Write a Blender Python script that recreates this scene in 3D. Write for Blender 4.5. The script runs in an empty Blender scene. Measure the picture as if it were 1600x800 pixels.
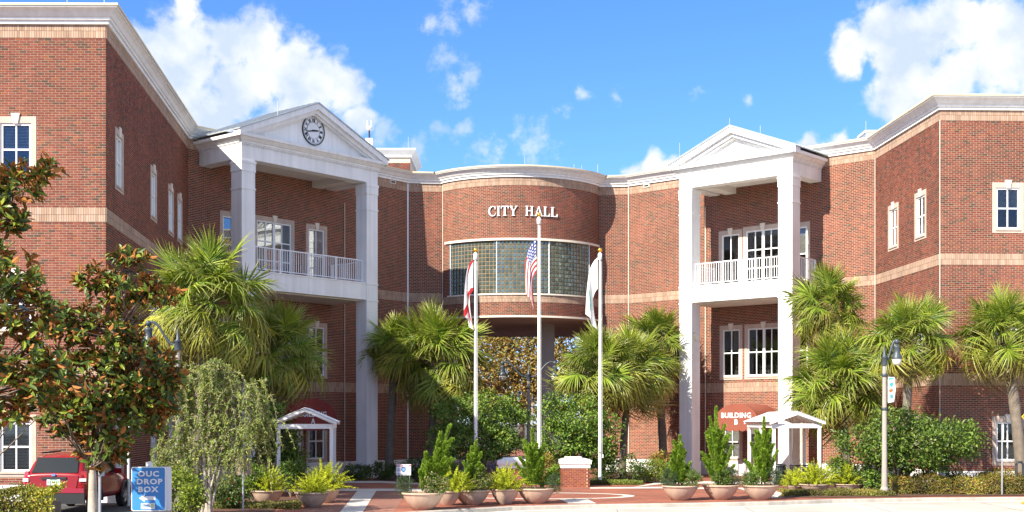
import bpy, math, random
import numpy as np
from mathutils import Vector, Matrix

random.seed(7)
rng = np.random.default_rng(7)
R = math.radians
SC = bpy.context.scene
COL = SC.collection

# ------------------------------------------------------------------ camera
H, FPX, CX, CY = 2.85, 2000.0, 800.0, 658.0
cam_d = bpy.data.cameras.new('camera')
cam = bpy.data.objects.new('camera', cam_d); COL.objects.link(cam)
cam.location = (0, 0, H); cam.rotation_euler = (R(90), 0, 0)
cam_d.sensor_width = 36; cam_d.lens = 36 * FPX / 1600
cam_d.shift_y = (CY - 400) / 1600
cam_d.clip_start = 0.1; cam_d.clip_end = 3000
SC.camera = cam

# ------------------------------------------------------------------ light
SUN_AZ, SUN_EL = 42.0, 38.0            # degrees left of straight behind the camera, height
SKY_STRENGTH, SUN_STRENGTH = 0.15, 3.9
EXPOSURE = 1.5
ts = Vector((-math.sin(R(SUN_AZ)) * math.cos(R(SUN_EL)), -math.cos(R(SUN_AZ)) * math.cos(R(SUN_EL)), math.sin(R(SUN_EL))))
sd = bpy.data.lights.new('sun', 'SUN'); sd.energy = SUN_STRENGTH; sd.angle = R(0.53); sd.color = (1.0, 0.92, 0.78)
so = bpy.data.objects.new('sun', sd); COL.objects.link(so)
so.rotation_euler = (-ts).to_track_quat('-Z', 'Y').to_euler(); so.location = ts * 80
SC.view_settings.view_transform = 'Standard'; SC.view_settings.look = 'None'
SC.view_settings.exposure = EXPOSURE; SC.view_settings.gamma = 1.0
SC.view_settings.use_curve_mapping = False

def build_world():
    w = bpy.data.worlds.new('World'); SC.world = w; w.use_nodes = True
    nt = w.node_tree; N = nt.nodes; Lk = nt.links; N.clear()
    out = N.new('ShaderNodeOutputWorld'); bg = N.new('ShaderNodeBackground')
    sky = N.new('ShaderNodeTexSky'); sky.sky_type = 'NISHITA'; sky.sun_disc = False
    sky.sun_elevation = R(SUN_EL); sky.sun_rotation = R(180 + SUN_AZ)
    sky.air_density = 1.0; sky.dust_density = 0.2; sky.ozone_density = 2.2
    hs = N.new('ShaderNodeHueSaturation'); hs.inputs['Saturation'].default_value = 1.05; hs.inputs['Hue'].default_value = 0.5
    tint = N.new('ShaderNodeMixRGB'); tint.blend_type = 'MULTIPLY'; tint.inputs[0].default_value = 1.0; tint.inputs[2].default_value = (0.285, 0.385, 0.64, 1)
    Lk.new(sky.outputs[0], tint.inputs[1]); Lk.new(tint.outputs[0], hs.inputs['Color'])
    tc = N.new('ShaderNodeTexCoord')
    def math_(op, a, b=None, c=None, clamp=False):
        n = N.new('ShaderNodeMath'); n.operation = op; n.use_clamp = clamp
        for i, s in enumerate((a, b, c)):
            if s is None: continue
            if isinstance(s, (int, float)): n.inputs[i].default_value = s
            else: Lk.new(s, n.inputs[i])
        return n.outputs[0]
    def vmath(op, a, b):
        n = N.new('ShaderNodeVectorMath'); n.operation = op
        for i, s in enumerate((a, b)):
            if isinstance(s, (tuple, list)): n.inputs[i].default_value = s
            else: Lk.new(s, n.inputs[i])
        return n
    def noise(vec, scale, detail, rough=0.55):
        n = N.new('ShaderNodeTexNoise'); n.inputs['Scale'].default_value = scale
        n.inputs['Detail'].default_value = detail; n.inputs['Roughness'].default_value = rough
        Lk.new(vec, n.inputs['Vector']); return n
    nrm = N.new('ShaderNodeVectorMath'); nrm.operation = 'NORMALIZE'; Lk.new(tc.outputs['Generated'], nrm.inputs[0])
    d = nrm.outputs[0]
    wn = noise(d, 22, 3)
    wv = vmath('SUBTRACT', wn.outputs['Color'], (0.5, 0.5, 0.5))
    ws = vmath('SCALE', wv.outputs[0], (0, 0, 0)); ws.inputs['Scale'].default_value = 0.035
    dw = vmath('ADD', d, ws.outputs[0]).outputs[0]
    def direction(x, y):
        v = Vector(((x - CX) / FPX, 1.0, (CY - y) / FPX)); v.normalize(); return tuple(v)
    # cumulus banks: directions of their puffs (x, y of the bearing) and angular size
    thick = [(250, 75, 60), (300, 60, 62), (355, 70, 62), (410, 80, 64), (300, 130, 75), (380, 140, 78), (450, 120, 66), (500, 130, 62),
             (545, 150, 52), (470, 175, 60), (330, 185, 60), (250, 130, 55), (215, 65, 40), (565, 190, 36),
             (1330, 80, 44), (1385, 55, 50), (1440, 55, 58), (1500, 45, 62), (1560, 50, 62), (1620, 60, 70), (1420, 100, 60), (1490, 110, 62),
             (1560, 100, 66), (1400, 145, 50), (1470, 150, 46), (1650, 120, 70),
             (1020, 250, 30), (990, 268, 28), (1045, 262, 24), (1265, 232, 24), (1310, 225, 22)]
    thin = [(705, 30, 40), (740, 20, 30), (672, 45, 26), (690, 100, 28), (730, 120, 32), (705, 145, 28),
            (955, 150, 16), (900, 148, 18), (1100, 145, 18), (1175, 160, 17), (870, 172, 18), (720, 205, 26), (660, 230, 28), (830, 225, 50), (600, 215, 40),
            (690, 205, 26), (770, 240, 40), (1400, 5, 30)]
    def blobs(lst):
        acc = None
        for x, y, r in lst:
            dist = vmath('DISTANCE', dw, direction(x, y)).outputs['Value']
            v = math_('MULTIPLY_ADD', dist, -1.0 / (r / FPX), 1.0)
            acc = v if acc is None else math_('MAXIMUM', acc, v)
        return acc
    n1 = noise(d, 34, 9, 0.6); n2 = noise(d, 75, 9, 0.66)
    tk = math_('ADD', blobs(thick), math_('MULTIPLY', math_('SUBTRACT', n1.outputs[0], 0.5), 1.9))
    def smooth(v, lo, hi):
        n = N.new('ShaderNodeMapRange'); n.interpolation_type = 'SMOOTHSTEP'
        n.inputs[1].default_value = lo; n.inputs[2].default_value = hi; Lk.new(v, n.inputs[0]); return n.outputs[0]
    a1 = smooth(tk, 0.0, 0.55)
    tn = math_('ADD', blobs(thin), math_('MULTIPLY', math_('SUBTRACT', n2.outputs[0], 0.5), 2.6))
    a2 = math_('MULTIPLY', smooth(tn, 0.1, 1.1), 0.55)
    # unseen cloud cover away from the view, thickened to add white fill light
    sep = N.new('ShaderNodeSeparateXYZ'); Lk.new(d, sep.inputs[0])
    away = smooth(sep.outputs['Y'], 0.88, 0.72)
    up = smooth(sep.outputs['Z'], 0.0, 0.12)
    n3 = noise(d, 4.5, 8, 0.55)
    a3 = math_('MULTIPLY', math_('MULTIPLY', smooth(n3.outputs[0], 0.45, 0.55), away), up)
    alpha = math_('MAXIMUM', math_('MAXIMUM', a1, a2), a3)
    n4 = noise(vmath('ADD', d, (0.012, 0.0, -0.02)).outputs[0], 26, 6, 0.5)
    ramp = N.new('ShaderNodeValToRGB')
    ramp.color_ramp.elements[0].position = 0.38; ramp.color_ramp.elements[0].color = (0.56, 0.66, 0.80, 1)
    ramp.color_ramp.elements[1].position = 0.60; ramp.color_ramp.elements[1].color = (0.86, 0.88, 0.90, 1)
    Lk.new(n4.outputs[0], ramp.inputs[0])
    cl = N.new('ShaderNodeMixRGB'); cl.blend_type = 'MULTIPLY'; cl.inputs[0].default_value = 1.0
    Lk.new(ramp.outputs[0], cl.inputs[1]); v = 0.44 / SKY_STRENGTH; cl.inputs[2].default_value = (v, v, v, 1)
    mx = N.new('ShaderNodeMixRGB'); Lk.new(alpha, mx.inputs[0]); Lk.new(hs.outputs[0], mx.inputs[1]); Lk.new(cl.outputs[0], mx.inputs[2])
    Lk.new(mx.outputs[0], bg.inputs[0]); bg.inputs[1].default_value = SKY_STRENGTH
    Lk.new(bg.outputs[0], out.inputs[0])
build_world()

# ------------------------------------------------------------------ helpers
def PX(x, D): return (x - CX) * D / FPX
def PZ(y, D): return H + (CY - y) * D / FPX
def G(x, y, z=0.0):
    D = FPX * (H - z) / (y - CY); return ((x - CX) * D / FPX, D)

WLOC = {}
def attach(o, parent):
    if parent is None: return o
    o.parent = parent
    l = WLOC.get(parent.name)
    if l is not None: o.matrix_parent_inverse = Matrix.Translation(-Vector(l))
    return o
def empty(name, loc=(0, 0, 0), rz=0.0, parent=None, world=False):
    o = bpy.data.objects.new(name, None); COL.objects.link(o); o.location = loc; o.rotation_euler = (0, 0, rz)
    o.empty_display_size = 0.3
    if world: WLOC[o.name] = tuple(loc)      # children are given in world coordinates
    if parent is not None: attach(o, parent)
    return o
def tag(o, label=None, cat=None, group=None, kind=None):
    if label: o['label'] = label
    if cat: o['category'] = cat
    if group: o['group'] = group
    if kind: o['kind'] = kind
    return o
def link(name, me, parent=None, M=None):
    o = bpy.data.objects.new(name, me); COL.objects.link(o)
    if parent is not None: attach(o, parent)
    if M is not None: o.matrix_basis = M
    return o
def copy_tree(o, parent=None):
    c = o.copy(); COL.objects.link(c); c.parent = parent
    for ch in list(o.children): copy_tree(ch, c)
    return c

def mesh_np(name, V, F, mats, C=None, mi=None, smooth=False):
    V = np.asarray(V, np.float32); F = np.asarray(F, np.int32); k = F.shape[1]; nf = len(F)
    me = bpy.data.meshes.new(name)
    me.vertices.add(len(V)); me.vertices.foreach_set('co', V.ravel())
    me.loops.add(nf * k); me.loops.foreach_set('vertex_index', F.ravel())
    me.polygons.add(nf); me.polygons.foreach_set('loop_start', np.arange(0, nf * k, k, dtype=np.int32))
    if mi is not None: me.polygons.foreach_set('material_index', np.asarray(mi, np.int32))
    me.polygons.foreach_set('use_smooth', np.full(nf, bool(smooth)))
    if C is not None:
        C = np.asarray(C, np.float32)
        if C.shape[1] == 3: C = np.c_[C, np.ones(len(C), np.float32)]
        a = me.color_attributes.new('Col', 'FLOAT_COLOR', 'POINT'); a.data.foreach_set('color', C.astype(np.float32).ravel())
    for m in mats: me.materials.append(m)
    me.update(calc_edges=True); me.validate()
    return me

class MB:
    def __init__(s): s.v = []; s.f = []; s.m = []; s.c = []; s.sm = []
    def add(s, vs, fs, mat=0, M=None, col=(1, 1, 1), smooth=False):
        b = len(s.v)
        for p in vs:
            p = Vector(p)
            if M is not None: p = M @ p
            s.v.append(tuple(p)); s.c.append(col)
        for f in fs: s.f.append([b + i for i in f]); s.m.append(mat); s.sm.append(smooth)
        return s
    def box(s, x0, x1, y0, y1, z0, z1, mat=0, M=None, col=(1, 1, 1)):
        vs = [(x0, y0, z0), (x1, y0, z0), (x1, y1, z0), (x0, y1, z0), (x0, y0, z1), (x1, y0, z1), (x1, y1, z1), (x0, y1, z1)]
        return s.add(vs, [(0, 3, 2, 1), (4, 5, 6, 7), (0, 1, 5, 4), (1, 2, 6, 5), (2, 3, 7, 6), (3, 0, 4, 7)], mat, M, col)
    def extrude(s, poly, vec, mat=0, M=None, col=(1, 1, 1)):
        n = len(poly); vec = Vector(vec); a = [Vector(p) for p in poly]; b = [p + vec for p in a]
        fs = [tuple(range(n - 1, -1, -1)), tuple(range(n, 2 * n))] + [(i, (i + 1) % n, n + (i + 1) % n, n + i) for i in range(n)]
        return s.add(a + b, fs, mat, M, col)
    def tube(s, pts, r, n=8, mat=0, M=None, caps=True, smooth=True, col=(1, 1, 1)):
        pts = [Vector(p) for p in pts]; k = len(pts)
        rs = r if isinstance(r, (list, tuple)) else [r] * k
        vs = []; prev = None
        for i, p in enumerate(pts):
            t = (pts[min(i + 1, k - 1)] - pts[max(i - 1, 0)]).normalized()
            ref = prev if prev is not None else (Vector((0, 0, 1)) if abs(t.z) < 0.9 else Vector((1, 0, 0)))
            a = (ref - t * ref.dot(t))
            if a.length < 1e-5: a = t.orthogonal()
            a.normalize(); prev = a; b = t.cross(a)
            for j in range(n):
                q = 2 * math.pi * j / n
                vs.append(p + (a * math.cos(q) + b * math.sin(q)) * rs[i])
        fs = [(i * n + j, i * n + (j + 1) % n, (i + 1) * n + (j + 1) % n, (i + 1) * n + j) for i in range(k - 1) for j in range(n)]
        s.add(vs, fs, mat, M, col, smooth)
        if caps:
            s.add(vs[:n], [tuple(range(n - 1, -1, -1))], mat, M, col); s.add(vs[-n:], [tuple(range(n))], mat, M, col)
        return s
    def lathe(s, prof, n=24, c=(0, 0), mat=0, M=None, smooth=True, col=(1, 1, 1)):
        vs = []; k = len(prof)
        for r, z in prof:
            for j in range(n):
                q = 2 * math.pi * j / n; vs.append((c[0] + r * math.cos(q), c[1] + r * math.sin(q), z))
        fs = [(i * n + j, i * n + (j + 1) % n, (i + 1) * n + (j + 1) % n, (i + 1) * n + j) for i in range(k - 1) for j in range(n)]
        return s.add(vs, fs, mat, M, col, smooth)
    def sphere(s, c, r, n=12, mat=0, M=None, sz=1.0):
        prof = [(max(1e-4, r * math.sin(math.pi * i / 8)), c[2] - sz * r * math.cos(math.pi * i / 8)) for i in range(9)]
        return s.lathe(prof, n, (c[0], c[1]), mat, M)
    def sweep(s, path, prof, mat=0, mats=None):
        """path: plan points, outside to the right of travel; prof: (offset outwards, z)"""
        n = len(path); P = [Vector(p) for p in path]; vs = []
        for i in range(n):
            d0 = (P[i] - P[max(i - 1, 0)]) if i > 0 else (P[1] - P[0]); d1 = (P[min(i + 1, n - 1)] - P[i]) if i < n - 1 else d0
            d0 = d0.normalized(); d1 = d1.normalized()
            n0 = Vector((d0.y, -d0.x)); n1 = Vector((d1.y, -d1.x)); m = (n0 + n1); m = m / max(0.2, m.dot(n0)) if m.length > 1e-4 else n0
            for o, z in prof: q = P[i] + m * o; vs.append((q.x, q.y, z))
        k = len(prof)
        for j in range(k - 1):
            fs = [(i * k + j, (i + 1) * k + j, (i + 1) * k + j + 1, i * k + j + 1) for i in range(n - 1)]
            s.add(vs, fs, mats[j] if mats else mat)
        return s
    def mesh(s, name, mats, smooth_angle=None):
        me = bpy.data.meshes.new(name); me.from_pydata(s.v, [], s.f)
        me.polygons.foreach_set('material_index', s.m); me.polygons.foreach_set('use_smooth', s.sm)
        a = me.color_attributes.new('Col', 'FLOAT_COLOR', 'POINT')
        a.data.foreach_set('color', np.c_[np.asarray(s.c, np.float32), np.ones(len(s.c), np.float32)].astype(np.float32).ravel())
        for m in (mats if isinstance(mats, (list, tuple)) else [mats]): me.materials.append(m)
        me.update(); return me
    def build(s, name, mats, parent=None, M=None): return link(name, s.mesh(name, mats), parent, M)

# ------------------------------------------------------------------ materials
def mat(name, col, rough=0.6, var=0.12, nscale=3.0, bump=0.0, bscale=60.0, metallic=0.0, spec=0.5, attr=False, streak=0.0, transl=0.0, objrand=0.0, coat=0.0):
    m = bpy.data.materials.new(name); m.use_nodes = True; nt = m.node_tree; N = nt.nodes; Lk = nt.links
    b = N['Principled BSDF']; b.inputs['Roughness'].default_value = rough; b.inputs['Metallic'].default_value = metallic
    b.inputs['Specular IOR Level'].default_value = spec
    if coat: b.inputs['Coat Weight'].default_value = coat; b.inputs['Coat Roughness'].default_value = 0.05
    tc = N.new('ShaderNodeTexCoord')
    nz = N.new('ShaderNodeTexNoise'); nz.inputs['Scale'].default_value = nscale; nz.inputs['Detail'].default_value = 6
    Lk.new(tc.outputs['Object'], nz.inputs['Vector'])
    mr = N.new('ShaderNodeMapRange'); mr.inputs[1].default_value = 0.25; mr.inputs[2].default_value = 0.75
    mr.inputs[3].default_value = 1 - var; mr.inputs[4].default_value = 1 + var * 0.6; Lk.new(nz.outputs[0], mr.inputs[0])
    fac = mr.outputs[0]
    def mul(a, bb):
        n = N.new('ShaderNodeMath'); n.operation = 'MULTIPLY'; Lk.new(a, n.inputs[0]); Lk.new(bb, n.inputs[1]); return n.outputs[0]
    if streak:
        mp = N.new('ShaderNodeMapping'); mp.inputs['Scale'].default_value = (2.2, 2.2, 0.12); Lk.new(tc.outputs['Object'], mp.inputs[0])
        n2 = N.new('ShaderNodeTexNoise'); n2.inputs['Scale'].default_value = 2.0; n2.inputs['Detail'].default_value = 5; Lk.new(mp.outputs[0], n2.inputs['Vector'])
        m2 = N.new('ShaderNodeMapRange'); m2.inputs[1].default_value = 0.35; m2.inputs[2].default_value = 0.62
        m2.inputs[3].default_value = 1 - streak; m2.inputs[4].default_value = 1.0; Lk.new(n2.outputs[0], m2.inputs[0]); fac = mul(fac, m2.outputs[0])
    if objrand:
        oi = N.new('ShaderNodeObjectInfo'); m3 = N.new('ShaderNodeMapRange'); m3.inputs[3].default_value = 1 - objrand; m3.inputs[4].default_value = 1 + objrand
        Lk.new(oi.outputs['Random'], m3.inputs[0]); fac = mul(fac, m3.outputs[0])
    mx = N.new('ShaderNodeVectorMath'); mx.operation = 'SCALE'; Lk.new(fac, mx.inputs['Scale'])
    if attr:
        at = N.new('ShaderNodeAttribute'); at.attribute_name = 'Col'
        mm = N.new('ShaderNodeVectorMath'); mm.operation = 'MULTIPLY'; Lk.new(at.outputs['Color'], mm.inputs[0]); mm.inputs[1].default_value = col[:3]
        Lk.new(mm.outputs[0], mx.inputs[0])
    else: mx.inputs[0].default_value = col[:3]
    Lk.new(mx.outputs[0], b.inputs['Base Color'])
    if bump:
        n3 = N.new('ShaderNodeTexNoise'); n3.inputs['Scale'].default_value = bscale; n3.inputs['Detail'].default_value = 4; Lk.new(tc.outputs['Object'], n3.inputs['Vector'])
        bp = N.new('ShaderNodeBump'); bp.inputs['Strength'].default_value = bump; bp.inputs['Distance'].default_value = 0.02
        Lk.new(n3.outputs[0], bp.inputs['Height']); Lk.new(bp.outputs[0], b.inputs['Normal'])
    if transl:
        tr = N.new('ShaderNodeBsdfTranslucent'); ms = N.new('ShaderNodeMixShader'); ms.inputs[0].default_value = transl
        t2 = N.new('ShaderNodeVectorMath'); t2.operation = 'MULTIPLY'; t2.inputs[1].default_value = (1.25, 1.15, 0.6); Lk.new(mx.outputs[0], t2.inputs[0])
        Lk.new(t2.outputs[0], tr.inputs['Color'])
        Lk.new(b.outputs[0], ms.inputs[1]); Lk.new(tr.outputs[0], ms.inputs[2]); Lk.new(ms.outputs[0], N['Material Output'].inputs[0])
    return m

def glass_mat(name, tint, refl=0.12, rough=0.02, bump=0.0):
    m = bpy.data.materials.new(name); m.use_nodes = True; nt = m.node_tree; N = nt.nodes; Lk = nt.links; N.clear()
    out = N.new('ShaderNodeOutputMaterial'); tr = N.new('ShaderNodeBsdfTransparent'); tr.inputs[0].default_value = (*tint, 1)
    gl = N.new('ShaderNodeBsdfGlossy'); gl.inputs['Roughness'].default_value = rough; gl.inputs[0].default_value = (0.9, 0.95, 0.97, 1)
    fr = N.new('ShaderNodeFresnel'); fr.inputs[0].default_value = 1.38
    ad = N.new('ShaderNodeMath'); ad.operation = 'ADD'; ad.use_clamp = True; ad.inputs[1].default_value = refl; Lk.new(fr.outputs[0], ad.inputs[0])
    ms = N.new('ShaderNodeMixShader'); Lk.new(ad.outputs[0], ms.inputs[0]); Lk.new(tr.outputs[0], ms.inputs[1]); Lk.new(gl.outputs[0], ms.inputs[2])
    tc = N.new('ShaderNodeTexCoord'); nz = N.new('ShaderNodeTexNoise'); nz.inputs['Scale'].default_value = 0.9; Lk.new(tc.outputs['Object'], nz.inputs['Vector'])
    bp = N.new('ShaderNodeBump'); bp.inputs['Strength'].default_value = 0.05 + bump; bp.inputs['Distance'].default_value = 0.02; Lk.new(nz.outputs[0], bp.inputs['Height']); Lk.new(bp.outputs[0], gl.inputs['Normal'])
    Lk.new(ms.outputs[0], out.inputs[0]); return m

def paver_mat(name, c1, c2, mortar, sx=0.2, sy=0.1, wear=0.2):
    m = bpy.data.materials.new(name); m.use_nodes = True; nt = m.node_tree; N = nt.nodes; Lk = nt.links
    b = N['Principled BSDF']; b.inputs['Roughness'].default_value = 0.85
    tc = N.new('ShaderNodeTexCoord'); br = N.new('ShaderNodeTexBrick'); Lk.new(tc.outputs['Object'], br.inputs['Vector'])
    br.inputs['Scale'].default_value = 1.0; br.inputs['Brick Width'].default_value = sx; br.inputs['Row Height'].default_value = sy; br.inputs['Mortar Size'].default_value = 0.006
    br.inputs['Color1'].default_value = (*c1, 1); br.inputs['Color2'].default_value = (*c2, 1); br.inputs['Mortar'].default_value = (*mortar, 1); br.inputs['Bias'].default_value = 0.0
    nz = N.new('ShaderNodeTexNoise'); nz.inputs['Scale'].default_value = 0.6; nz.inputs['Detail'].default_value = 7; Lk.new(tc.outputs['Object'], nz.inputs['Vector'])
    mr = N.new('ShaderNodeMapRange'); mr.inputs[1].default_value = 0.3; mr.inputs[2].default_value = 0.7; mr.inputs[3].default_value = 1 - wear; mr.inputs[4].default_value = 1 + wear; Lk.new(nz.outputs[0], mr.inputs[0])
    mx = N.new('ShaderNodeVectorMath'); mx.operation = 'SCALE'; Lk.new(br.outputs['Color'], mx.inputs[0]); Lk.new(mr.outputs[0], mx.inputs['Scale']); Lk.new(mx.outputs[0], b.inputs['Base Color'])
    bp = N.new('ShaderNodeBump'); bp.inputs['Strength'].default_value = 0.3; bp.inputs['Distance'].default_value = 0.005; bp.invert = True; Lk.new(br.outputs['Fac'], bp.inputs['Height']); Lk.new(bp.outputs[0], b.inputs['Normal'])
    return m

M_ = {}
M_['brick'] = mat('brick', (1, 1, 1), 0.88, 0.26, 0.38, 0.0, 45, attr=True, spec=0.25, streak=0.22)
M_['mortar'] = mat('mortar', (0.50, 0.38, 0.28), 0.95, 0.15, 4, 0.2, 40, spec=0.2)
M_['soldier'] = mat('buff_brick', (1, 1, 1), 0.88, 0.15, 0.9, 0.0, 45, attr=True, spec=0.25, streak=0.12)
M_['white'] = mat('white_paint', (0.82, 0.82, 0.80), 0.55, 0.08, 0.9, 0.03, 25, streak=0.10, spec=0.35)
M_['stucco'] = mat('white_stucco', (0.76, 0.75, 0.72), 0.85, 0.08, 1.5, 0.12, 40, streak=0.12, spec=0.3)
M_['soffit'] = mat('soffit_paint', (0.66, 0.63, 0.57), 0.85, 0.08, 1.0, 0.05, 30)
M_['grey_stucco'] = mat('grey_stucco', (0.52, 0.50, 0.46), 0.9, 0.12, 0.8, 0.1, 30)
M_['coping'] = mat('tan_coping', (0.62, 0.52, 0.34), 0.6, 0.1, 1.0)
M_['stone'] = mat('cast_stone', (0.72, 0.66, 0.56), 0.85, 0.1, 3, 0.1, 50)
M_['trim'] = mat('limestone_trim', (0.50, 0.40, 0.33), 0.88, 0.15, 2.5, 0.15, 50)
M_['window_white'] = mat('window_white', (0.78, 0.79, 0.79), 0.4, 0.04, 2)
M_['rail'] = mat('rail_white', (0.76, 0.77, 0.78), 0.4, 0.04, 2)
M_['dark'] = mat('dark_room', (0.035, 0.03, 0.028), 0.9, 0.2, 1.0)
M_['blind'] = mat('blind_slats', (0.42, 0.39, 0.36), 0.6, 0.08, 2)
M_['glass'] = glass_mat('window_glass', (0.86, 0.88, 0.88), 0.02)
M_['glass_dark'] = glass_mat('door_glass', (0.6, 0.62, 0.62), 0.16)
M_['metal_roof'] = mat('metal_roof', (0.42, 0.45, 0.46), 0.45, 0.1, 0.8, metallic=0.3, streak=0.1)
M_['roof'] = mat('flat_roof', (0.45, 0.44, 0.42), 0.9, 0.15, 0.4)
M_['steel'] = mat('galvanised_steel', (0.48, 0.50, 0.52), 0.45, 0.12, 4, metallic=0.6)
M_['black_metal'] = mat('black_metal', (0.025, 0.03, 0.035), 0.45, 0.2, 3)
M_['lamp_metal'] = mat('slate_blue_metal', (0.045, 0.06, 0.075), 0.45, 0.2, 3)
M_['lamp_pole'] = mat('concrete_pole', (0.32, 0.29, 0.25), 0.8, 0.1, 3, 0.1, 60)
M_['lamp_glass'] = mat('frosted_globe', (0.62, 0.58, 0.50), 0.25, 0.05, 2)
M_['gold'] = mat('gold_ball', (0.80, 0.42, 0.06), 0.25, 0.05, 2, metallic=0.8)
M_['black'] = mat('black_paint', (0.012, 0.014, 0.016), 0.5, 0.1, 2)
M_['clock_face'] = mat('clock_face', (0.74, 0.76, 0.78), 0.5, 0.05, 2)
M_['letter'] = mat('letter_white', (0.82, 0.83, 0.84), 0.4, 0.03, 2)
# ------------------------------------------------------------------ the building
L0, L1, L2 = Vector((-34.0, 42.35)), Vector((-13.5, 42.55)), Vector((-15.13, 59.7))
W1, W2 = Vector((-5.74, 70.9)), Vector((-3.82, 71.15))
W3, W4 = Vector((4.84, 72.15)), Vector((6.54, 71.9))
R1, R2, R3 = Vector((17.66, 62.2)), Vector((18.13, 54.2)), Vector((34.0, 54.75))
Z_BASE, Z_B1, Z_B2, Z_FR, Z_TOP = 0.72, (4.38, 4.87), (9.47, 9.95), (15.58, 16.05), 16.05
COURSE, BRICK_L, JOINT = 0.0813, 0.24, 0.019

def FR(p0, p1, z=0.0):
    d = (p1 - p0).normalized(); n = Vector((d.y, -d.x))
    return Matrix(((d.x, n.x, 0, p0.x), (d.y, n.y, 0, p0.y), (0, 0, 1, z), (0, 0, 0, 1)))
def fmap_of(F):
    A = np.array(F)
    def f(u, v, z): return np.stack([A[0, 0] * u + A[0, 1] * v + A[0, 3], A[1, 0] * u + A[1, 1] * v + A[1, 3], z + 0 * u], -1)
    return f
def UX(x, p0, p1):
    d = (p1 - p0).normalized(); k = (x - CX) / FPX
    return (k * p0.y - p0.x) / (d.x - k * d.y)
def text_matrix(p, d, n):
    return Matrix(((d.x, 0, n.x, p.x), (d.y, 0, n.y, p.y), (0, 1, 0, p.z), (0, 0, 0, 1)))

RED = np.array([(.185, .050, .030), (.21, .058, .033), (.165, .045, .029), (.22, .070, .040), (.195, .053, .030), (.20, .062, .040), (.11, .050, .030), (.085, .048, .032), (.25, .075, .028), (.14, .055, .035)])
RED_P = np.array([.16, .16, .13, .10, .12, .11, .07, .05, .03, .07])
BUFF = np.array([(.40, .27, .19), (.43, .30, .215), (.37, .245, .175), (.45, .32, .24)])
RED = RED * 1.10 + .004
def colour_pick(n, pal, p=None): return pal[rng.choice(len(pal), n, p=p)] * rng.uniform(0.9, 1.1, (n, 1))

def boxes_np(B, fmap, vf, vb, cols):
    B = np.asarray(B, float); n = len(B)
    u = np.stack([B[:, 0], B[:, 1], B[:, 1], B[:, 0]], 1); z = np.stack([B[:, 2], B[:, 2], B[:, 3], B[:, 3]], 1)
    jit = rng.uniform(-0.0015, 0.0015, (n, 1))
    P = np.concatenate([fmap(u, vf + jit + 0 * u, z), fmap(u, vb + 0 * u, z)], 1)
    base = (np.arange(n) * 8)[:, None]
    q = np.array([(0, 1, 2, 3), (4, 5, 1, 0), (3, 2, 6, 7), (5, 6, 2, 1), (4, 0, 3, 7)])
    F = (base[:, :, None] + q[None]).reshape(-1, 4)
    return P.reshape(-1, 3), F, np.repeat(cols, 8, 0)

def sub_intervals(a, b, cuts):
    iv = [(a, b)]
    for c0, c1 in cuts:
        nx = []
        for x0, x1 in iv:
            if c1 <= x0 or c0 >= x1: nx.append((x0, x1)); continue
            if c0 > x0: nx.append((x0, c0))
            if c1 < x1: nx.append((c1, x1))
        iv = nx
    return [(x0, x1) for x0, x1 in iv if x1 - x0 > 0.02]

def brick_courses(Lw, z0, z1, holes, ph=0):
    out = []; n = max(1, round((z1 - z0) / COURSE)); c = (z1 - z0) / n
    for k in range(n):
        a, b = z0 + k * c, z0 + (k + 1) * c - JOINT; zc = (a + b) / 2
        cuts = [(h[0], h[1]) for h in holes if h[2] < zc < h[3]]
        u = -BRICK_L * (0.5 if (k + ph) % 2 else 1.0)
        while u < Lw:
            e0, e1 = max(u, 0), min(u + BRICK_L - JOINT, Lw)
            if e1 - e0 > 0.02:
                for s0, s1 in (sub_intervals(e0, e1, cuts) if cuts else [(e0, e1)]): out.append((s0, s1, a, b))
            u += BRICK_L
    return out
def soldier_rows(Lw, z0, z1, holes):
    out = []; h = (z1 - z0) / 2
    for k in range(2):
        a, b = z0 + k * h + 0.004, z0 + (k + 1) * h - 0.008; zc = (a + b) / 2; cuts = [(x[0], x[1]) for x in holes if x[2] < zc < x[3]]
        n = max(1, int(round(Lw / COURSE))); w = Lw / n
        for i in range(n):
            for s in sub_intervals(i * w, (i + 1) * w - 0.010, cuts): out.append((s[0], s[1], a, b))
    return out

def backing(fmap, Lw, z0, z1, holes, step=None):
    us = {0.0, Lw}; zs = {z0, z1}
    for h in holes:
        us.update((min(max(h[0], 0), Lw), min(max(h[1], 0), Lw))); zs.update((min(max(h[2], z0), z1), min(max(h[3], z0), z1)))
    if step: us.update(np.arange(0, Lw, step).tolist())
    us = sorted(us); zs = sorted(zs); V = []; F = []
    for i in range(len(us) - 1):
        for j in range(len(zs) - 1):
            uc, zc = (us[i] + us[i + 1]) / 2, (zs[j] + zs[j + 1]) / 2
            if us[i + 1] - us[i] < 1e-6 or zs[j + 1] - zs[j] < 1e-6 or any(h[0] < uc < h[1] and h[2] < zc < h[3] for h in holes): continue
            u = np.array([us[i], us[i + 1], us[i + 1], us[i]]); z = np.array([zs[j], zs[j], zs[j + 1], zs[j + 1]])
            b = len(V); V.extend(fmap(u, u * 0, z).tolist()); F.append((b, b + 1, b + 2, b + 3))
    return np.array(V), np.array(F)

city = empty('city_hall', (0, 62, 0), world=True)
tag(city, 'red brick three storey city hall with white porticos and curved centre', 'building')

BR_MESH = []
def single_brick_mesh(w, h):
    return None

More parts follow.
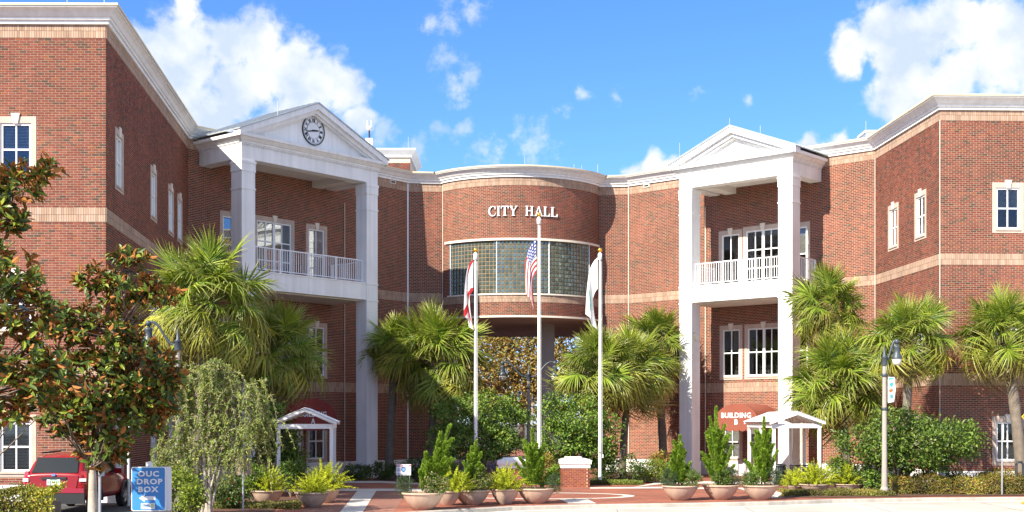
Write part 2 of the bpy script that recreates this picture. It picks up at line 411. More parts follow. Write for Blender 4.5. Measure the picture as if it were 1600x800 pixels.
def brick_wall(fmap, Lw, holes=(), z0=Z_BASE, z1=Z_TOP, step=None, singles=None, F=None, bands=(Z_B1, Z_B2, Z_FR), base=True, vf=0.010):
    holes = list(holes)
    V, Fc = backing(fmap, Lw, z0, z1, holes, step)
    wall = link('wall', mesh_np('wall', V, Fc, [M_['mortar']]), city)
    zones = []; z = z0
    for b in bands:
        if b[1] <= z0 or b[0] >= z1: continue
        zones.append((z, b[0])); z = b[1]
    if z < z1 - 0.05: zones.append((z, z1))
    B = []
    for i, (a, b) in enumerate(zones): B += brick_courses(Lw, a + 0.008, b, holes, i)
    B = np.array(B); cols = colour_pick(len(B), RED, RED_P)
    if singles is not None:
        uc = (B[:, 0] + B[:, 1]) / 2; zc = (B[:, 2] + B[:, 3]) / 2; full = (B[:, 1] - B[:, 0]) > BRICK_L - JOINT - 0.002
        P = fmap(uc, uc * 0, zc); px = CX + P[:, 0] * FPX / P[:, 1]; py = CY - (P[:, 2] - H) * FPX / P[:, 1]
        cand = np.where(full & (px > singles[0]) & (px < singles[1]) & (py > singles[2]) & (py < singles[3]))[0][-300:]
        hgt = B[cand[0], 3] - B[cand[0], 2]; w = BRICK_L - JOINT
        variants = []
        for c in RED:
            mb = MB(); mb.box(0, w, -0.02, vf, 0, hgt, col=tuple(c)); variants.append(mb.mesh('brick', M_['brick']))
        for i in cand:
            o = link('brick', variants[rng.choice(len(RED), p=RED_P)], wall); o.matrix_basis = F @ Matrix.Translation((B[i, 0], 0, B[i, 2]))
        keep = np.ones(len(B), bool); keep[cand] = False; B = B[keep]; cols = cols[keep]
    V, Fc, C = boxes_np(B, fmap, vf, -0.02, cols)
    tag(link('brickwork', mesh_np('brickwork', V, Fc, [M_['brick']], C), wall), kind='stuff')
    S = []
    for b in bands:
        if b[1] <= z0 or b[0] >= z1: continue
        S += soldier_rows(Lw, b[0], b[1], holes)
    if S:
        V, Fc, C = boxes_np(S, fmap, vf + 0.012, -0.02, colour_pick(len(S), BUFF))
        tag(link('soldier_course', mesh_np('soldier_course', V, Fc, [M_['soldier']], C), wall), kind='stuff')
    return wall

def window(F, u0, u1, z0, z1, trim=0.17, cols=2, rows=2, key=True, blind=None, door=False, sill=True, glass='glass', leaf=1):
    """opening in the wall is the trim's outer edge; local axes u, out, z"""
    mb = MB(); t = trim
    mb.box(u0 - t, u0, -0.16, 0.022, z0 - t * 0.0, z1, 0, F); mb.box(u1, u1 + t, -0.16, 0.022, z0, z1, 0, F)
    mb.box(u0 - t, u1 + t, -0.16, 0.024, z1, z1 + t * 1.3, 0, F)
    mb.box(u0 - t, u1 + t, -0.16, 0.024, z0 - t, z0, 0, F)
    if sill and not door: mb.box(u0 - 0.03, u1 + 0.03, -0.10, 0.06, z0 - 0.07, z0 - 0.002, 0, F)
    # the room behind
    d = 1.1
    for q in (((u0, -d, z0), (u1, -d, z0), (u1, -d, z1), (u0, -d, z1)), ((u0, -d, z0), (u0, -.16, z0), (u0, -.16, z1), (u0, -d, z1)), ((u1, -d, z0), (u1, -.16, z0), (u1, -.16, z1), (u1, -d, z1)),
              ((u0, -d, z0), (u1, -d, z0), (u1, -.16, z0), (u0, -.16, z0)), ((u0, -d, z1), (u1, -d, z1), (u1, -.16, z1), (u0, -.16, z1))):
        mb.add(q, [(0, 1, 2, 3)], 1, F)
    w = mb.build('doorway' if door else 'window', [M_['trim'], M_['dark']], city)
    fb = MB(); fw = 0.075
    e = 0.003
    fb.box(u0 + e, u0 + fw, -0.11, -0.02, z0 + e, z1 - e, 0, F); fb.box(u1 - fw, u1 - e, -0.11, -0.02, z0 + e, z1 - e, 0, F)
    fb.box(u0 + fw, u1 - fw, -0.11, -0.022, z1 - fw, z1 - e, 0, F); fb.box(u0 + fw, u1 - fw, -0.11, -0.022, z0 + e, z0 + fw * (2.2 if door else 1), 0, F)
    units = leaf; uw = (u1 - u0 - 2 * fw) / units
    for k in range(units):
        a, b = u0 + fw + k * uw, u0 + fw + (k + 1) * uw
        if k: fb.box(a - 0.07, a + 0.07, -0.12, -0.018, z0 + fw, z1 - fw, 0, F)
        zz0, zz1 = z0 + fw, z1 - fw
        for c in range(1, cols):
            x = a + (b - a) * c / cols; fb.box(x - 0.022, x + 0.022, -0.10, -0.035, zz0, zz1, 0, F)
        for r in range(1, rows):
            x = zz0 + (zz1 - zz0) * r / rows; fb.box(a, b, -0.098, -0.03, x - 0.03, x + 0.03, 0, F)
        for c in range(cols):
            for r in range(rows):
                pa, pb = a + (b - a) * c / cols + 0.02, a + (b - a) * (c + 1) / cols - 0.02
                qa, qb = zz0 + (zz1 - zz0) * r / rows + 0.025, zz0 + (zz1 - zz0) * (r + 1) / rows - 0.025
                g = MB(); g.box(pa, pb, -0.075, -0.066, qa, qb, 0, F); g.build('pane', M_[glass], w)
    fb.build('frame', M_['window_white'], w)
    if key:
        m = (u0 + u1) / 2
        if leaf == 2 and not door: m = (u0 + u1) / 2
        kb = MB(); kb.extrude([(m - 0.075, 0.02, z1 - 0.02), (m + 0.075, 0.02, z1 - 0.02), (m + 0.15, 0.02, z1 + 0.32), (m - 0.15, 0.02, z1 + 0.32)], (0, 0.05, 0), 0, F)
        kb.build('keystone', M_['stone'], w)
    if blind:
        bb = MB(); zz = z1 - fw; lo = z0 + (z1 - z0) * (1 - blind)
        while zz > lo: bb.add([(u0 + fw, -0.17, zz), (u1 - fw, -0.17, zz), (u1 - fw, -0.13, zz - 0.035), (u0 + fw, -0.13, zz - 0.035)], [(0, 1, 2, 3)], 0, F); zz -= 0.05
        bb.build('blind', M_['blind'], w)
    return w
def hole(u0, u1, z0, z1, trim=0.17): return (u0 - trim, u1 + trim, z0 - trim, z1 + trim * 1.3)

F3, F2, F1 = (11.0, 12.75), (5.9, 7.6), (1.17, 2.82)
def place(p0, p1, specs, **kw):
    """specs: (u0, u1, z0, z1, options)"""
    F = FR(p0, p1); Lw = (p1 - p0).length
    brick_wall(fmap_of(F), Lw, [hole(s[0], s[1], s[2], s[3]) for s in specs], F=F, **kw)
    for s in specs: window(F, *s[:4], **(s[4] if len(s) > 4 else {}))
    return F
# left wing, front
sp = []
for uc in (17.52, 12.6, 7.7):
    sp += [(uc - .51, uc + .51, *F3, dict(blind=.5)), (uc - .51, uc + .51, *F2, dict(blind=.4)), (uc - .51, uc + .51, *F1, dict(blind=.9))]
place(L0, L1, sp, singles=(58, 165, 60, 320))
# left wing, side
lw = (L2 - L1).length; sp = []
for uf in (.120, .497, .732, .867):
    uc = uf * lw
    sp += [(uc - .51, uc + .51, *F3, dict(blind=random.choice([.3, .6, 1.0]))), (uc - .51, uc + .51, *F2), (uc - .51, uc + .51, *F1, dict(blind=.9))]
place(L1, L2, sp)
# wall behind the left portico
def rx(p0, p1, a, b): return UX(a, p0, p1), UX(b, p0, p1)
D9 = 9.62
pa = lambda a, b: rx(L2, W1, a, b)
sp = [(*pa(348, 378), 9.95, 12.7, dict(glass='glass_dark')), (*pa(401, 455.6), D9 + .17, 12.74, dict(door=True, leaf=2, rows=3, cols=2, glass='glass_dark')), (*pa(482, 507), 9.95, 12.7, dict(glass='glass_dark')),
      (*pa(348, 378), 5.2, 7.68), (*pa(401, 455), 5.2, 7.68, dict(leaf=2)), (*pa(482, 507), 5.2, 7.68),
      (*pa(418, 470), .9, 2.75, dict(leaf=2, key=False, glass='glass_dark')), (*pa(482, 507), .9, 2.75, dict(key=False))]
FA = place(L2, W1, sp)
# flat returns either side of the curved centre
place(W1, W2, [])
place(W3, W4, [])
# wall behind the right portico
pb = lambda a, b: rx(W4, R1, a, b)
sp = [(*pb(1127.6, 1155.3), 9.95, 12.7, dict(glass='glass')), (*pb(1165.4, 1219), D9 + .17, 12.78, dict(door=True, leaf=2, rows=3, cols=2)), (*pb(1231, 1261), 9.95, 12.7, dict(blind=.5)),
      (*pb(1129, 1156), 5.2, 7.68, dict(blind=.45)), (*pb(1168, 1219), 5.2, 7.68, dict(leaf=2)), (*pb(1231, 1262), 5.2, 7.68),
      (*pb(1132, 1156), .9, 2.62, dict(blind=1.0, key=False)), (*pb(1172, 1212), .9, 2.62, dict(leaf=2, key=False, glass='glass_dark')), (*pb(1222, 1250), .9, 2.62, dict(blind=1.0, key=False))]
FB = place(W4, R1, sp)
# right wing, side and front
lw = (R2 - R1).length; sp = []
for uf in (.308, .7265):
    uc = uf * lw
    sp += [(uc - .51, uc + .51, *F3), (uc - .51, uc + .51, *F2), (uc - .51, uc + .51, *F1)]
place(R1, R2, sp)
sp = []
for uc in (2.91, 7.9, 12.9):
    sp += [(uc - .51, uc + .51, *F3, dict(blind=.45)), (uc - .51, uc + .51, *F2), (uc - .51, uc + .51, *F1)]
place(R2, R3, sp)

# curved centre (drum)
def circle3(a, b, c):
    ax, ay, bx, by, cx, cy = *a, *b, *c; d = 2 * (ax * (by - cy) + bx * (cy - ay) + cx * (ay - by))
    ux = ((ax * ax + ay * ay) * (by - cy) + (bx * bx + by * by) * (cy - ay) + (cx * cx + cy * cy) * (ay - by)) / d
    uy = ((ax * ax + ay * ay) * (cx - bx) + (bx * bx + by * by) * (ax - cx) + (cx * cx + cy * cy) * (bx - ax)) / d
    return Vector((ux, uy)), (Vector(a) - Vector((ux, uy))).length
DC, DR = circle3(tuple(W2 + Vector((0, -.2))), (0.42, 69.05), tuple(W3 + Vector((0, -.25))))
th0 = math.atan2(W2.y - .2 - DC.y, W2.x - DC.x) % (2 * math.pi); th1 = math.atan2(W3.y - .25 - DC.y, W3.x - DC.x) % (2 * math.pi)
DL = (th1 - th0) * DR
def drum(u, v, z):
    q = th0 + u / DR; return np.stack([DC.x + (DR + v) * np.cos(q), DC.y + (DR + v) * np.sin(q), z + 0 * u], -1)
def dru(x):                         # arc position seen at bearing x
    lo, hi = 0.0, DL
    for _ in range(40):
        m = (lo + hi) / 2; p = drum(np.array(m), 0, 0)
        if CX + p[0] * FPX / p[1] < x: lo = m
        else: hi = m
    return (lo + hi) / 2
def drum_ring(mb, u0, u1, v0, v1, z0, z1, n=40, mat=0):
    us = np.linspace(u0, u1, n + 1)
    for a, b in zip(us[:-1], us[1:]):
        p = [tuple(drum(np.array(u), v, z)) for z in (z0, z1) for u, v in ((a, v0), (b, v0), (b, v1), (a, v1))]
        fs = [(0, 3, 2, 1), (4, 5, 6, 7), (0, 1, 5, 4), (2, 3, 7, 6)]
        if a == us[0]: fs.append((3, 0, 4, 7))
        if b == us[-1]: fs.append((1, 2, 6, 5))
        mb.add(p, fs, mat)
GZ0, GZ1 = 9.78, 12.58
gu0, gu1 = dru(702), dru(922.5)
brick_wall(drum, DL, [(gu0, gu1, GZ0 - .05, GZ1 + .05)], z0=8.56, step=DL / 48, bands=((9.28, 9.70), Z_FR), base=False)
for a in ((gu0 - .3, DL, .012, .09, GZ1 + .03, GZ1 + .15), (gu0 - .1, gu1 + .1, .01, .08, GZ0 - .11, GZ0 - .03), (0, DL, -.3, .05, 8.46, 8.56)):
    mb = MB(); drum_ring(mb, *a); mb.build('ledge', M_['stone'], city)
# glass block screen
M_['glass_block'] = mat('glass_block', (1, 1, 1), 0.08, 0.1, 6, 0.0, 9, attr=True, spec=0.9, metallic=0.6)
M_['block_grout'] = mat('block_grout', (0.22, 0.155, 0.095), 0.7, 0.2, 3)
rows = 13; ncol = int(round((gu1 - gu0) / .215)); cw = (gu1 - gu0) / ncol; rh = (GZ1 - GZ0) / rows
scr = MB(); drum_ring(scr, gu0, gu1, -.16, -.055, GZ0 - .04, GZ1 + .04); screen = scr.build('glass_block_screen', M_['block_grout'], city)
V = []; Fq = []; Cc = []
for i in range(ncol):
    for j in range(rows):
        a, b = gu0 + i * cw + .016, gu0 + (i + 1) * cw - .016; c, d = GZ0 + j * rh + .016, GZ0 + (j + 1) * rh - .016
        t1, t2 = rng.uniform(-.004, .004, 2); col = np.array((.165, .215, .18)) * rng.uniform(.7, 1.15)
        base = len(V); g = .022
        for (u, z), v in zip(((a, c), (b, c), (b, d), (a, d), (a + g, c + g), (b - g, c + g), (b - g, d - g), (a + g, d - g)), (-.055, -.055, -.055, -.055, -.03 + t1, -.03 + t2, -.03 - t1, -.03 - t2)):
            V.append(drum(np.array(u), v, z)); Cc.append(col)
        Fq += [(base + 4, base + 5, base + 6, base + 7)] + [(base + k, base + (k + 1) % 4, base + 4 + (k + 1) % 4, base + 4 + k) for k in range(4)]
tag(link('glass_block', mesh_np('glass_block', np.array(V), Fq, [M_['glass_block']], np.array(Cc)), screen), kind='stuff')
for x in (703.5, 776, 858, 921):
    u = dru(x); m2 = MB(); drum_ring(m2, u - .022, u + .022, -.06, .01, GZ0 - .03, GZ1 + .03, 1); m2.build('mullion', M_['window_white'], screen)
# underside, back of the bridge, passage walls and pillar
arc = [tuple(drum(np.array(u), -.02, 0))[:2] for u in np.linspace(0, DL, 40)]
poly = arc + [(4.84, 85.0), (-3.82, 85.0)]
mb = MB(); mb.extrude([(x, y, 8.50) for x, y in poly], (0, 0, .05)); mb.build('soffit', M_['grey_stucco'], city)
mb = MB(); mb.box(-3.9, 4.9, 84.9, 85.1, 8.45, 16.0); mb.build('bridge_back', M_['grey_stucco'], city)
brick_wall(fmap_of(FR(W2 + Vector((0, 0)), Vector((-3.82, 85.0)))), 13.8, [], z1=8.5, bands=(Z_B1,))
brick_wall(fmap_of(FR(Vector((4.84, 85.0)), W3)), 12.8, [], z1=8.5, bands=(Z_B1,))
mb = MB(); X0, X1 = PX(843, 75), PX(866, 75); mb.box(X0, X1, 74.6, 75.5, 0, 8.5); mb.box(X0 - .06, X1 + .06, 74.54, 75.56, 0, .5); mb.build('pillar', M_['grey_stucco'], city)

# base course, cornice, roof
def plan_path(): return [tuple(L0), tuple(L1), tuple(L2), tuple(W1), tuple(W2)] + [tuple(drum(np.array(u), 0, 0))[:2] for u in np.linspace(0, DL, 33)] + [tuple(W3), tuple(W4), tuple(R1), tuple(R2), tuple(R3)]
pp = plan_path()
for seg in ([L0, L1, L2, W1, W2], [W3, W4, R1, R2, R3]):
    mb = MB(); mb.sweep([tuple(p) for p in seg], [(.055, -.1), (.055, Z_BASE - .04), (.02, Z_BASE + .01), (-.05, Z_BASE + .01)]); mb.build('base_course', M_['stucco'], city)
prof = [(-.02, 16.02), (.10, 16.02), (.10, 16.13), (.17, 16.15), (.17, 16.22), (.22, 16.25), (.30, 16.36), (.42, 16.46), (.46, 16.47), (.46, 16.52), (.50, 16.52), (.50, 16.60), (-.3, 16.62)]
mb = MB(); mb.sweep(pp, prof, mats=[0] * 9 + [1, 1, 1]); mb.build('cornice', [M_['white'], M_['coping']], city)
mb = MB(); mb.add([(x, y, 16.2) for x, y in pp] + [(34, 90, 16.2), (-34, 90, 16.2)], [tuple(range(len(pp) + 2))]); mb.build('roof', M_['roof'], city)
mb = MB()
for a, b in (((34, 54.75), (34, 90)), ((34, 90), (4.84, 90)), ((4.84, 90), (4.84, 85)), ((-3.82, 85), (-3.82, 90)), ((-3.82, 90), (-34, 90)), ((-34, 90), (-34, 42.35))):
    mb.add([(*a, 0), (*b, 0), (*b, 16.3), (*a, 16.3)], [(0, 1, 2, 3)])
mb.build('rear_wall', M_['trim'], city)

# ------------------------------------------------------------------ porticos
def text_mesh(body, size=1.0, extrude=0.01, bold=0.0, align='CENTER', spacing=1.0):
    cu = bpy.data.curves.new('text', 'FONT'); cu.body = body; cu.size = size; cu.extrude = extrude; cu.offset = bold; cu.align_x = align; cu.align_y = 'CENTER'
    cu.space_character = spacing; cu.resolution_u = 2
    o = bpy.data.objects.new('text', cu); COL.objects.link(o)
    dg = bpy.context.evaluated_depsgraph_get(); me = bpy.data.meshes.new_from_object(o.evaluated_get(dg))
    bpy.data.objects.remove(o); bpy.data.curves.remove(cu); return me
def add_mesh(mb, me, M, mat=0):
    mb.add([v.co for v in me.vertices], [tuple(p.vertices) for p in me.polygons], mat, M)

def portico(F, t0, t1, nd, apex, side, clock):
    def W(t, n, z=0.0): return F @ Vector((t, n, z))
    c = W((t0 + t1) / 2, nd - .4)
    po = empty('portico', (c.x, c.y, 0), parent=None, world=True)
    attach(po, city)
    WLOC[po.name] = (c.x, c.y, 0)
    po.location = (c.x, c.y, 0)
    cw = .765; nb = .04
    for a in (t0, t1 - cw):
        mb = MB(); n0, n1 = nd - cw, nd
        def blk(g, z0, z1): mb.box(a - g, a + cw + g, n0 - g, n1 + g, z0, z1, 0, F)
        blk(.035, 0, .80); blk(.0, .80, 14.82)
        for z in (8.86, 9.70, 13.43, 14.25): blk(.03, z, z + .07)
        blk(.045, 14.62, 14.74); blk(.02, 14.32, 14.62)
        mb.build('column', M_['white'], po)
    # entablature
    mb = MB(); zb = 14.82; b = .62; zc = 15.55
    mb.box(t0, t1, nd - b, nd, zb, zc, 0, F); mb.box(t0, t0 + b, nb, nd - b, zb, zc, 0, F); mb.box(t1 - b, t1, nb, nd - b, zb, zc, 0, F)
    path = [W(t0, nb), W(t0, nd), W(t1, nd), W(t1, nb)]
    prof = [(0, 15.48), (.05, 15.48), (.05, 15.52), (.09, 15.53), (.09, 15.61), (.14, 15.62), (.24, 15.73), (.26, 15.78), (.34, 15.78), (.36, 15.92), (-.1, 15.96)]
    mb.sweep([(p.x, p.y) for p in path], prof)
    mb.build('entablature', M_['white'], po)
    db = MB(); k = 0; t = t0 + .03
    while t < t1: db.box(t, t + .05, nd, nd + .045, 15.41, 15.475, 0, F); t += .1
    n = nb + .05; te = t0 if side < 0 else t1
    while n < nd: db.box(te - (.045 if side < 0 else 0), te + (0 if side < 0 else .045), n, n + .05, 15.41, 15.475, 0, F); n += .1
    db.build('dentils', M_['white'], po)
    mb = MB(); mb.box(t0 + b - .02, t1 - b + .02, nb, nd - b + .02, 15.12, 15.3, 0, F)
    bt = t1 - 1.6 if side < 0 else t0 + .95
    mb.box(bt, bt + .65, nb, nd - b + .01, 14.80, 15.12, 0, F)
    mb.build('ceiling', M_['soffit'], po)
    # pediment
    tm = (t0 + t1) / 2; ov = .38; zl = 15.92; sl = (apex - zl - .12) / ((t1 - t0) / 2 + ov)
    mb = MB(); mb.extrude([(t0 - .1, nd - .22, zl), (t1 + .1, nd - .22, zl), (tm, nd - .22, zl + sl * ((t1 - t0) / 2 + .1))], (0, .12, 0), 0, F)
    mb.extrude([(t0 - .1, nb - .1, zl), (t1 + .1, nb - .1, zl), (tm, nb - .1, zl + sl * ((t1 - t0) / 2 + .1))], (0, .1, 0), 0, F)
    mb.build('tympanum', M_['white'], po)
    for sgn in (-1, 1):
        mb = MB(); te = t0 - ov if sgn < 0 else t1 + ov
        for lo, hi, na, nbk in ((-.16, .12, nd - .1, nd + .38), (-.34, -.16, nd - .1, nd + .22), (-.42, -.34, nd - .1, nd + .1)):
            q = [(te, zl + lo), (te, zl + hi), (tm, apex + hi - .12), (tm, apex + lo - .12)]
            if lo < -.1:
                cut = (zl - .0 - (zl + lo)) / sl; q = [(te - sgn * cut, zl), (te - sgn * max(0, (0 - hi) / sl), zl), (tm, apex + hi - .12), (tm, apex + lo - .12)] if hi < 0 else q
            mb.extrude([(t, na, z) for t, z in q], (0, nbk - na, 0), 0, F)
        mb.build('raking_cornice', M_['white'], po)
        rb = MB(); te2 = te + sgn * .05
        rb.extrude([(te2, nb - .2, zl + .10), (te2, nb - .2, zl + .16), (tm, nb - .2, apex + .06), (tm, nb - .2, apex)], (0, nd + .42 - nb + .2, 0), 0, F)
        n = nb
        while n < nd + .4:
            rb.extrude([(te2, n, zl + .16), (te2, n, zl + .20), (tm, n, apex + .10), (tm, n, apex + .06)], (0, .03, 0), 0, F); n += .42
        rb.build('metal_roof', M_['metal_roof'], po)
    # balcony
    mb = MB(); mb.box(t0 + .06, t1 - .06, .03, nd - .05, 8.93, 9.72, 0, F); mb.box(t0 + .03, t1 - .03, .06, nd - .02, 9.72, 9.78, 0, F)
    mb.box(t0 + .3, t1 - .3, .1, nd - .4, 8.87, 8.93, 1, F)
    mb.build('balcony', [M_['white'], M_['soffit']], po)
    rb = MB(); zt = 10.95; nr = nd - .36
    def rail(p, q):
        v = q - p; Lr = v.length; d = v / Lr
        ang = math.atan2(d.y, d.x); B = F @ Matrix.Translation((p.x, p.y, 0)) @ Matrix.Rotation(ang, 4, 'Z')
        rb.box(0, Lr, -.03, .03, zt - .05, zt, 0, B); rb.box(0, Lr, -.02, .02, 9.89, 9.93, 0, B)
        k = max(2, int(Lr / .135))
        for i in range(k + 1):
            x = Lr * i / k; rb.box(x - .013, x + .013, -.013, .013, 9.93, zt - .05, 0, B)
        m = max(1, int(round(Lr / 1.75)))
        for i in range(m + 1):
            x = Lr * i / m; rb.box(x - .035, x + .035, -.035, .035, 9.78, zt + .005, 0, B)
    rail(Vector((t0 + cw, nr)), Vector((t1 - cw, nr)))
    for tt in (t0 + .3, t1 - .3): rail(Vector((tt, .1)), Vector((tt, nd - cw)))
    rb.build('railing', M_['rail'], po)
    if clock:
        cz = 16.80; p = W(tm + .07, nd - .10, cz); d = (W(1, 0) - W(0, 0)).normalized(); n = (W(0, 1) - W(0, 0)).normalized()
        T = text_matrix(p, d, n); cb = MB(); Rr = .70
        disc = lambda r0, r1, z0, z1, m: cb.add([(r * math.cos(2 * math.pi * i / 48), r * math.sin(2 * math.pi * i / 48), z) for r, z in ((r0, z0), (r0, z1), (r1, z1), (r1, z0)) for i in range(48)],
                                               [(a * 48 + i, a * 48 + (i + 1) % 48, (a + 1) * 48 + (i + 1) % 48, (a + 1) * 48 + i) for a in range(3) for i in range(48)], m, T)
        disc(.0001, Rr - .04, .0, .03, 0); disc(Rr - .045, Rr, .0, .06, 1); disc(.385, .40, .03, .036, 1); disc(Rr - .10, Rr - .09, .03, .036, 1)
        for i, nm in enumerate(('XII', 'I', 'II', 'III', 'IIII', 'V', 'VI', 'VII', 'VIII', 'IX', 'X', 'XI')):
            a = -2 * math.pi * i / 12; me = text_mesh(nm, .2, .004, .008, spacing=.85)
            add_mesh(cb, me, T @ Matrix.Rotation(a, 4, 'Z') @ Matrix.Translation((0, .485, .034)) @ Matrix.Diagonal((.95, 1.05, 1, 1)), 1)
        for ang, ln, wd in ((-83, .36, .045), (-257, .5, .034)):
            a = R(ang); cb.extrude([(-wd, -.1, .045), (wd, -.1, .045), (wd * .8, ln * .7, .045), (0, ln, .045), (-wd * .8, ln * .7, .045)], (0, 0, .012), 1, T @ Matrix.Rotation(a, 4, 'Z'))
        cb.build('clock', [M_['clock_face'], M_['black']], po)
    return po
portico(FA, .63, 9.17, 3.2, 18.03, -1, True)
portico(FB, 5.4, 11.9, 3.0, 17.50, 1, False)

# ------------------------------------------------------------------ wall lettering
def serif(ch):
    P = []                                   # list of convex polygons, unit cap height, (x, z)
    def rect(a, b, c, d): P.append([(a, c), (b, c), (b, d), (a, d)])
    S, s, sw = .17, .06, .07
    if ch == 'I': rect(.09, .09 + S, s, 1 - s); rect(0, .35, 0, s); rect(0, .35, 1 - s, 1); return P, .35
    if ch == 'L': rect(.09, .09 + S, s, 1 - s); rect(0, .72, 0, s + .02); rect(0, .36, 1 - s, 1); P.append([(.60, s), (.72, s), (.74, .30), (.69, .30)]); return P, .74
    if ch == 'T': rect(.32, .32 + S, s, 1 - s); rect(.22, .59, 0, s); rect(.0, .81, 1 - s - .02, 1); P.append([(0, .92), (.12, .92), (.05, .72), (0, .72)]); P.append([(.69, .92), (.81, .92), (.81, .72), (.76, .72)]); return P, .81
    if ch == 'H': rect(.09, .09 + S, s, 1 - s); rect(.66, .66 + S, s, 1 - s); rect(.26, .66, .47, .47 + sw); [rect(a, a + .35, c, c + s) for a in (0, .57) for c in (0, 1 - s)]; return P, .92
    if ch == 'A': P.append([(.10, s), (.17, s), (.46, .98), (.41, .98)]); P.append([(.64, s), (.84, s), (.52, 1), (.40, 1)]); rect(.22, .68, .30, .30 + sw); rect(0, .29, 0, s); rect(.55, .94, 0, s); return P, .94
    if ch == 'Y': rect(.34, .34 + S, s, .48); rect(.25, .60, 0, s); P.append([(.34, .48), (.51, .48), (.26, 1 - s), (.06, 1 - s)]); P.append([(.42, .46), (.51, .48), (.80, 1 - s), (.72, 1 - s)]); rect(0, .34, 1 - s, 1); rect(.60, .88, 1 - s, 1); return P, .88
    if ch == 'C':
        n = 26; a0, a1 = R(48), R(312); q = [a0 + (a1 - a0) * i / n for i in range(n + 1)]
        o = [(.47 + .47 * math.cos(a), .5 + .52 * math.sin(a)) for a in q]; i_ = [(.52 + .34 * math.cos(a), .5 + .45 * math.sin(a)) for a in q]
        for k in range(n): P.append([i_[k], o[k], o[k + 1], i_[k + 1]])
        rect(.74, .80, .66, .97); P.append([(.76, .20), (.83, .20), (.83, .30), (.80, .32)]); return P, .86
for ch, x0, x1 in (('C', 763.7, 775.4), ('I', 777, 781.6), ('T', 782.9, 794.8), ('Y', 796, 808.7), ('H', 820.4, 833), ('A', 834.8, 847.8), ('L', 848.9, 858.4), ('L', 860, 870.3)):
    polys, w = serif(ch); u0, u1 = dru(x0), dru(x1); k = (u1 - u0) / w; mb = MB()
    um = (u0 + u1) / 2; p = drum(np.array(um), .03, 0); q = th0 + um / DR; n = Vector((math.cos(q), math.sin(q), 0)); d = Vector((-n.y, n.x, 0))
    T = text_matrix(Vector((p[0], p[1], 13.92)), d, n); hh = .53
    for i, pl in enumerate(polys): mb.extrude([((x - w / 2) * k, z * hh, .001 * (i % 3)) for x, z in pl], (0, 0, .06), 0, T)
    o = mb.build('letter', M_['letter'], city); o['label'] = 'white serif letter %s on the curved brick wall' % ch

# ------------------------------------------------------------------ small things on the building
def pipe(p, z0, z1, r=.04):
    mb = MB(); mb.box(p[0] - r, p[0] + r, p[1] - r, p[1] + r, z0, z1); return mb.build('downpipe' if r > .02 else 'joint_cover', M_['window_white'] if r > .02 else M_['stone'], city)
def wallpt(F, t, n=.06): q = F @ Vector((t, n, 0)); return (q.x, q.y)
pipe((W1.x - .02, W1.y - .07), .3, 16.0); pipe((W4.x, W4.y - .06), .3, 16.0, .018); pipe(wallpt(FA, UX(537.5, L2, W1)), .3, 14.3, .018); pipe(wallpt(FB, UX(1103, W4, R1)), .3, 14.3, .018)
pipe((R1.x - .03, R1.y - .03), .3, 15.6, .012); pipe((R2.x - .02, R2.y - .02), .3, 15.6, .012); pipe((-3.85, 71.0), 8.5, 16.0, .014); pipe((4.78, 72.0), 8.5, 16.0, .014)
for F, x, p0, p1 in ((FA, 613, L2, W1), (FB, 1011, W4, R1)):
    t = UX(x, p0, p1); mb = MB(); mb.box(t - .2, t + .2, .02, .07, 15.82, 16.0, 0, F); mb.box(t - .15, t + .15, .07, .072, 15.86, 15.96, 1, F); mb.build('vent', [M_['stone'], M_['black']], city)
for x, D, z, h in ((105, 42.2, 16.6, 1.1), (163, 42.2, 16.6, .7), (1140, 61.6, 17.1, .32), (1188, 60.2, 16.45, .3), (1470.5, 54, 16.6, .5), (638, 77, 19.25, .7), (897, 70.5, 16.6, .4), (820, 69, 16.6, .5), (934, 71.5, 16.6, .6), (909, 70.5, 16.6, .35), (434, 57.6, 16.75, .5), (1353, 62.5, 16.6, .9), (1062, 66, 16.6, .6), (905, 71.5, 16.6, .4)):
    mb = MB(); X = PX(x, D); mb.tube([(X, D, z - .15), (X, D, z + h)], .014, 6); mb.build('lightning_rod', M_['steel'], city)
# roof penthouse, antenna, air unit
ph = MB(); x0, x1 = PX(560, 77), PX(641, 77); ph.box(x0, x1, 77, 82, 16.2, 18.75, 0); pho = ph.build('penthouse', M_['trim'], city)
V = brick_courses(x1 - x0, 16.3, 18.4, []); fm = fmap_of(FR(Vector((x0, 76.99)), Vector((x1, 76.99)))); a, b, c = boxes_np(V, fm, .01, -.01, colour_pick(len(V), RED, RED_P))
tag(link('brickwork', mesh_np('brickwork', a, b, [M_['brick']], c), pho), kind='stuff')
mb = MB(); mb.sweep([(x0, 82), (x0, 77), (x1, 77), (x1, 82)], [(.02, 18.7), (.1, 18.72), (.1, 18.88), (.16, 18.9), (.35, 19.1), (.36, 19.2), (-.3, 19.22)]); mb.add([(x0, 77, 19.2), (x1, 77, 19.2), (x1, 82, 19.2), (x0, 82, 19.2)], [(0, 1, 2, 3)]); mb.build('cornice', M_['white'], pho)
mb = MB(); X = PX(577, 72); mb.box(X - .2, X + .2, 71.8, 72.2, 16.2, PZ(217, 72)); mb.build('roof_box', M_['white'], city)
mb = MB(); z = PZ(217, 72); zt = PZ(202, 72); mb.tube([(X, 72, z - .2), (X, 72, zt)], .05, 8, 1); mb.lathe([(.001, zt - .12), (.08, zt - .05), (.17, zt), (.17, zt + .14), (.001, zt + .15)], 12, (X, 72), 0)
for s in (-.11, .11): mb.tube([(X + s, 72, zt + .14), (X + s, 72, PZ(188, 72))], .018, 6, 0)
mb.build('antenna', [M_['white'], M_['black_metal']], city)
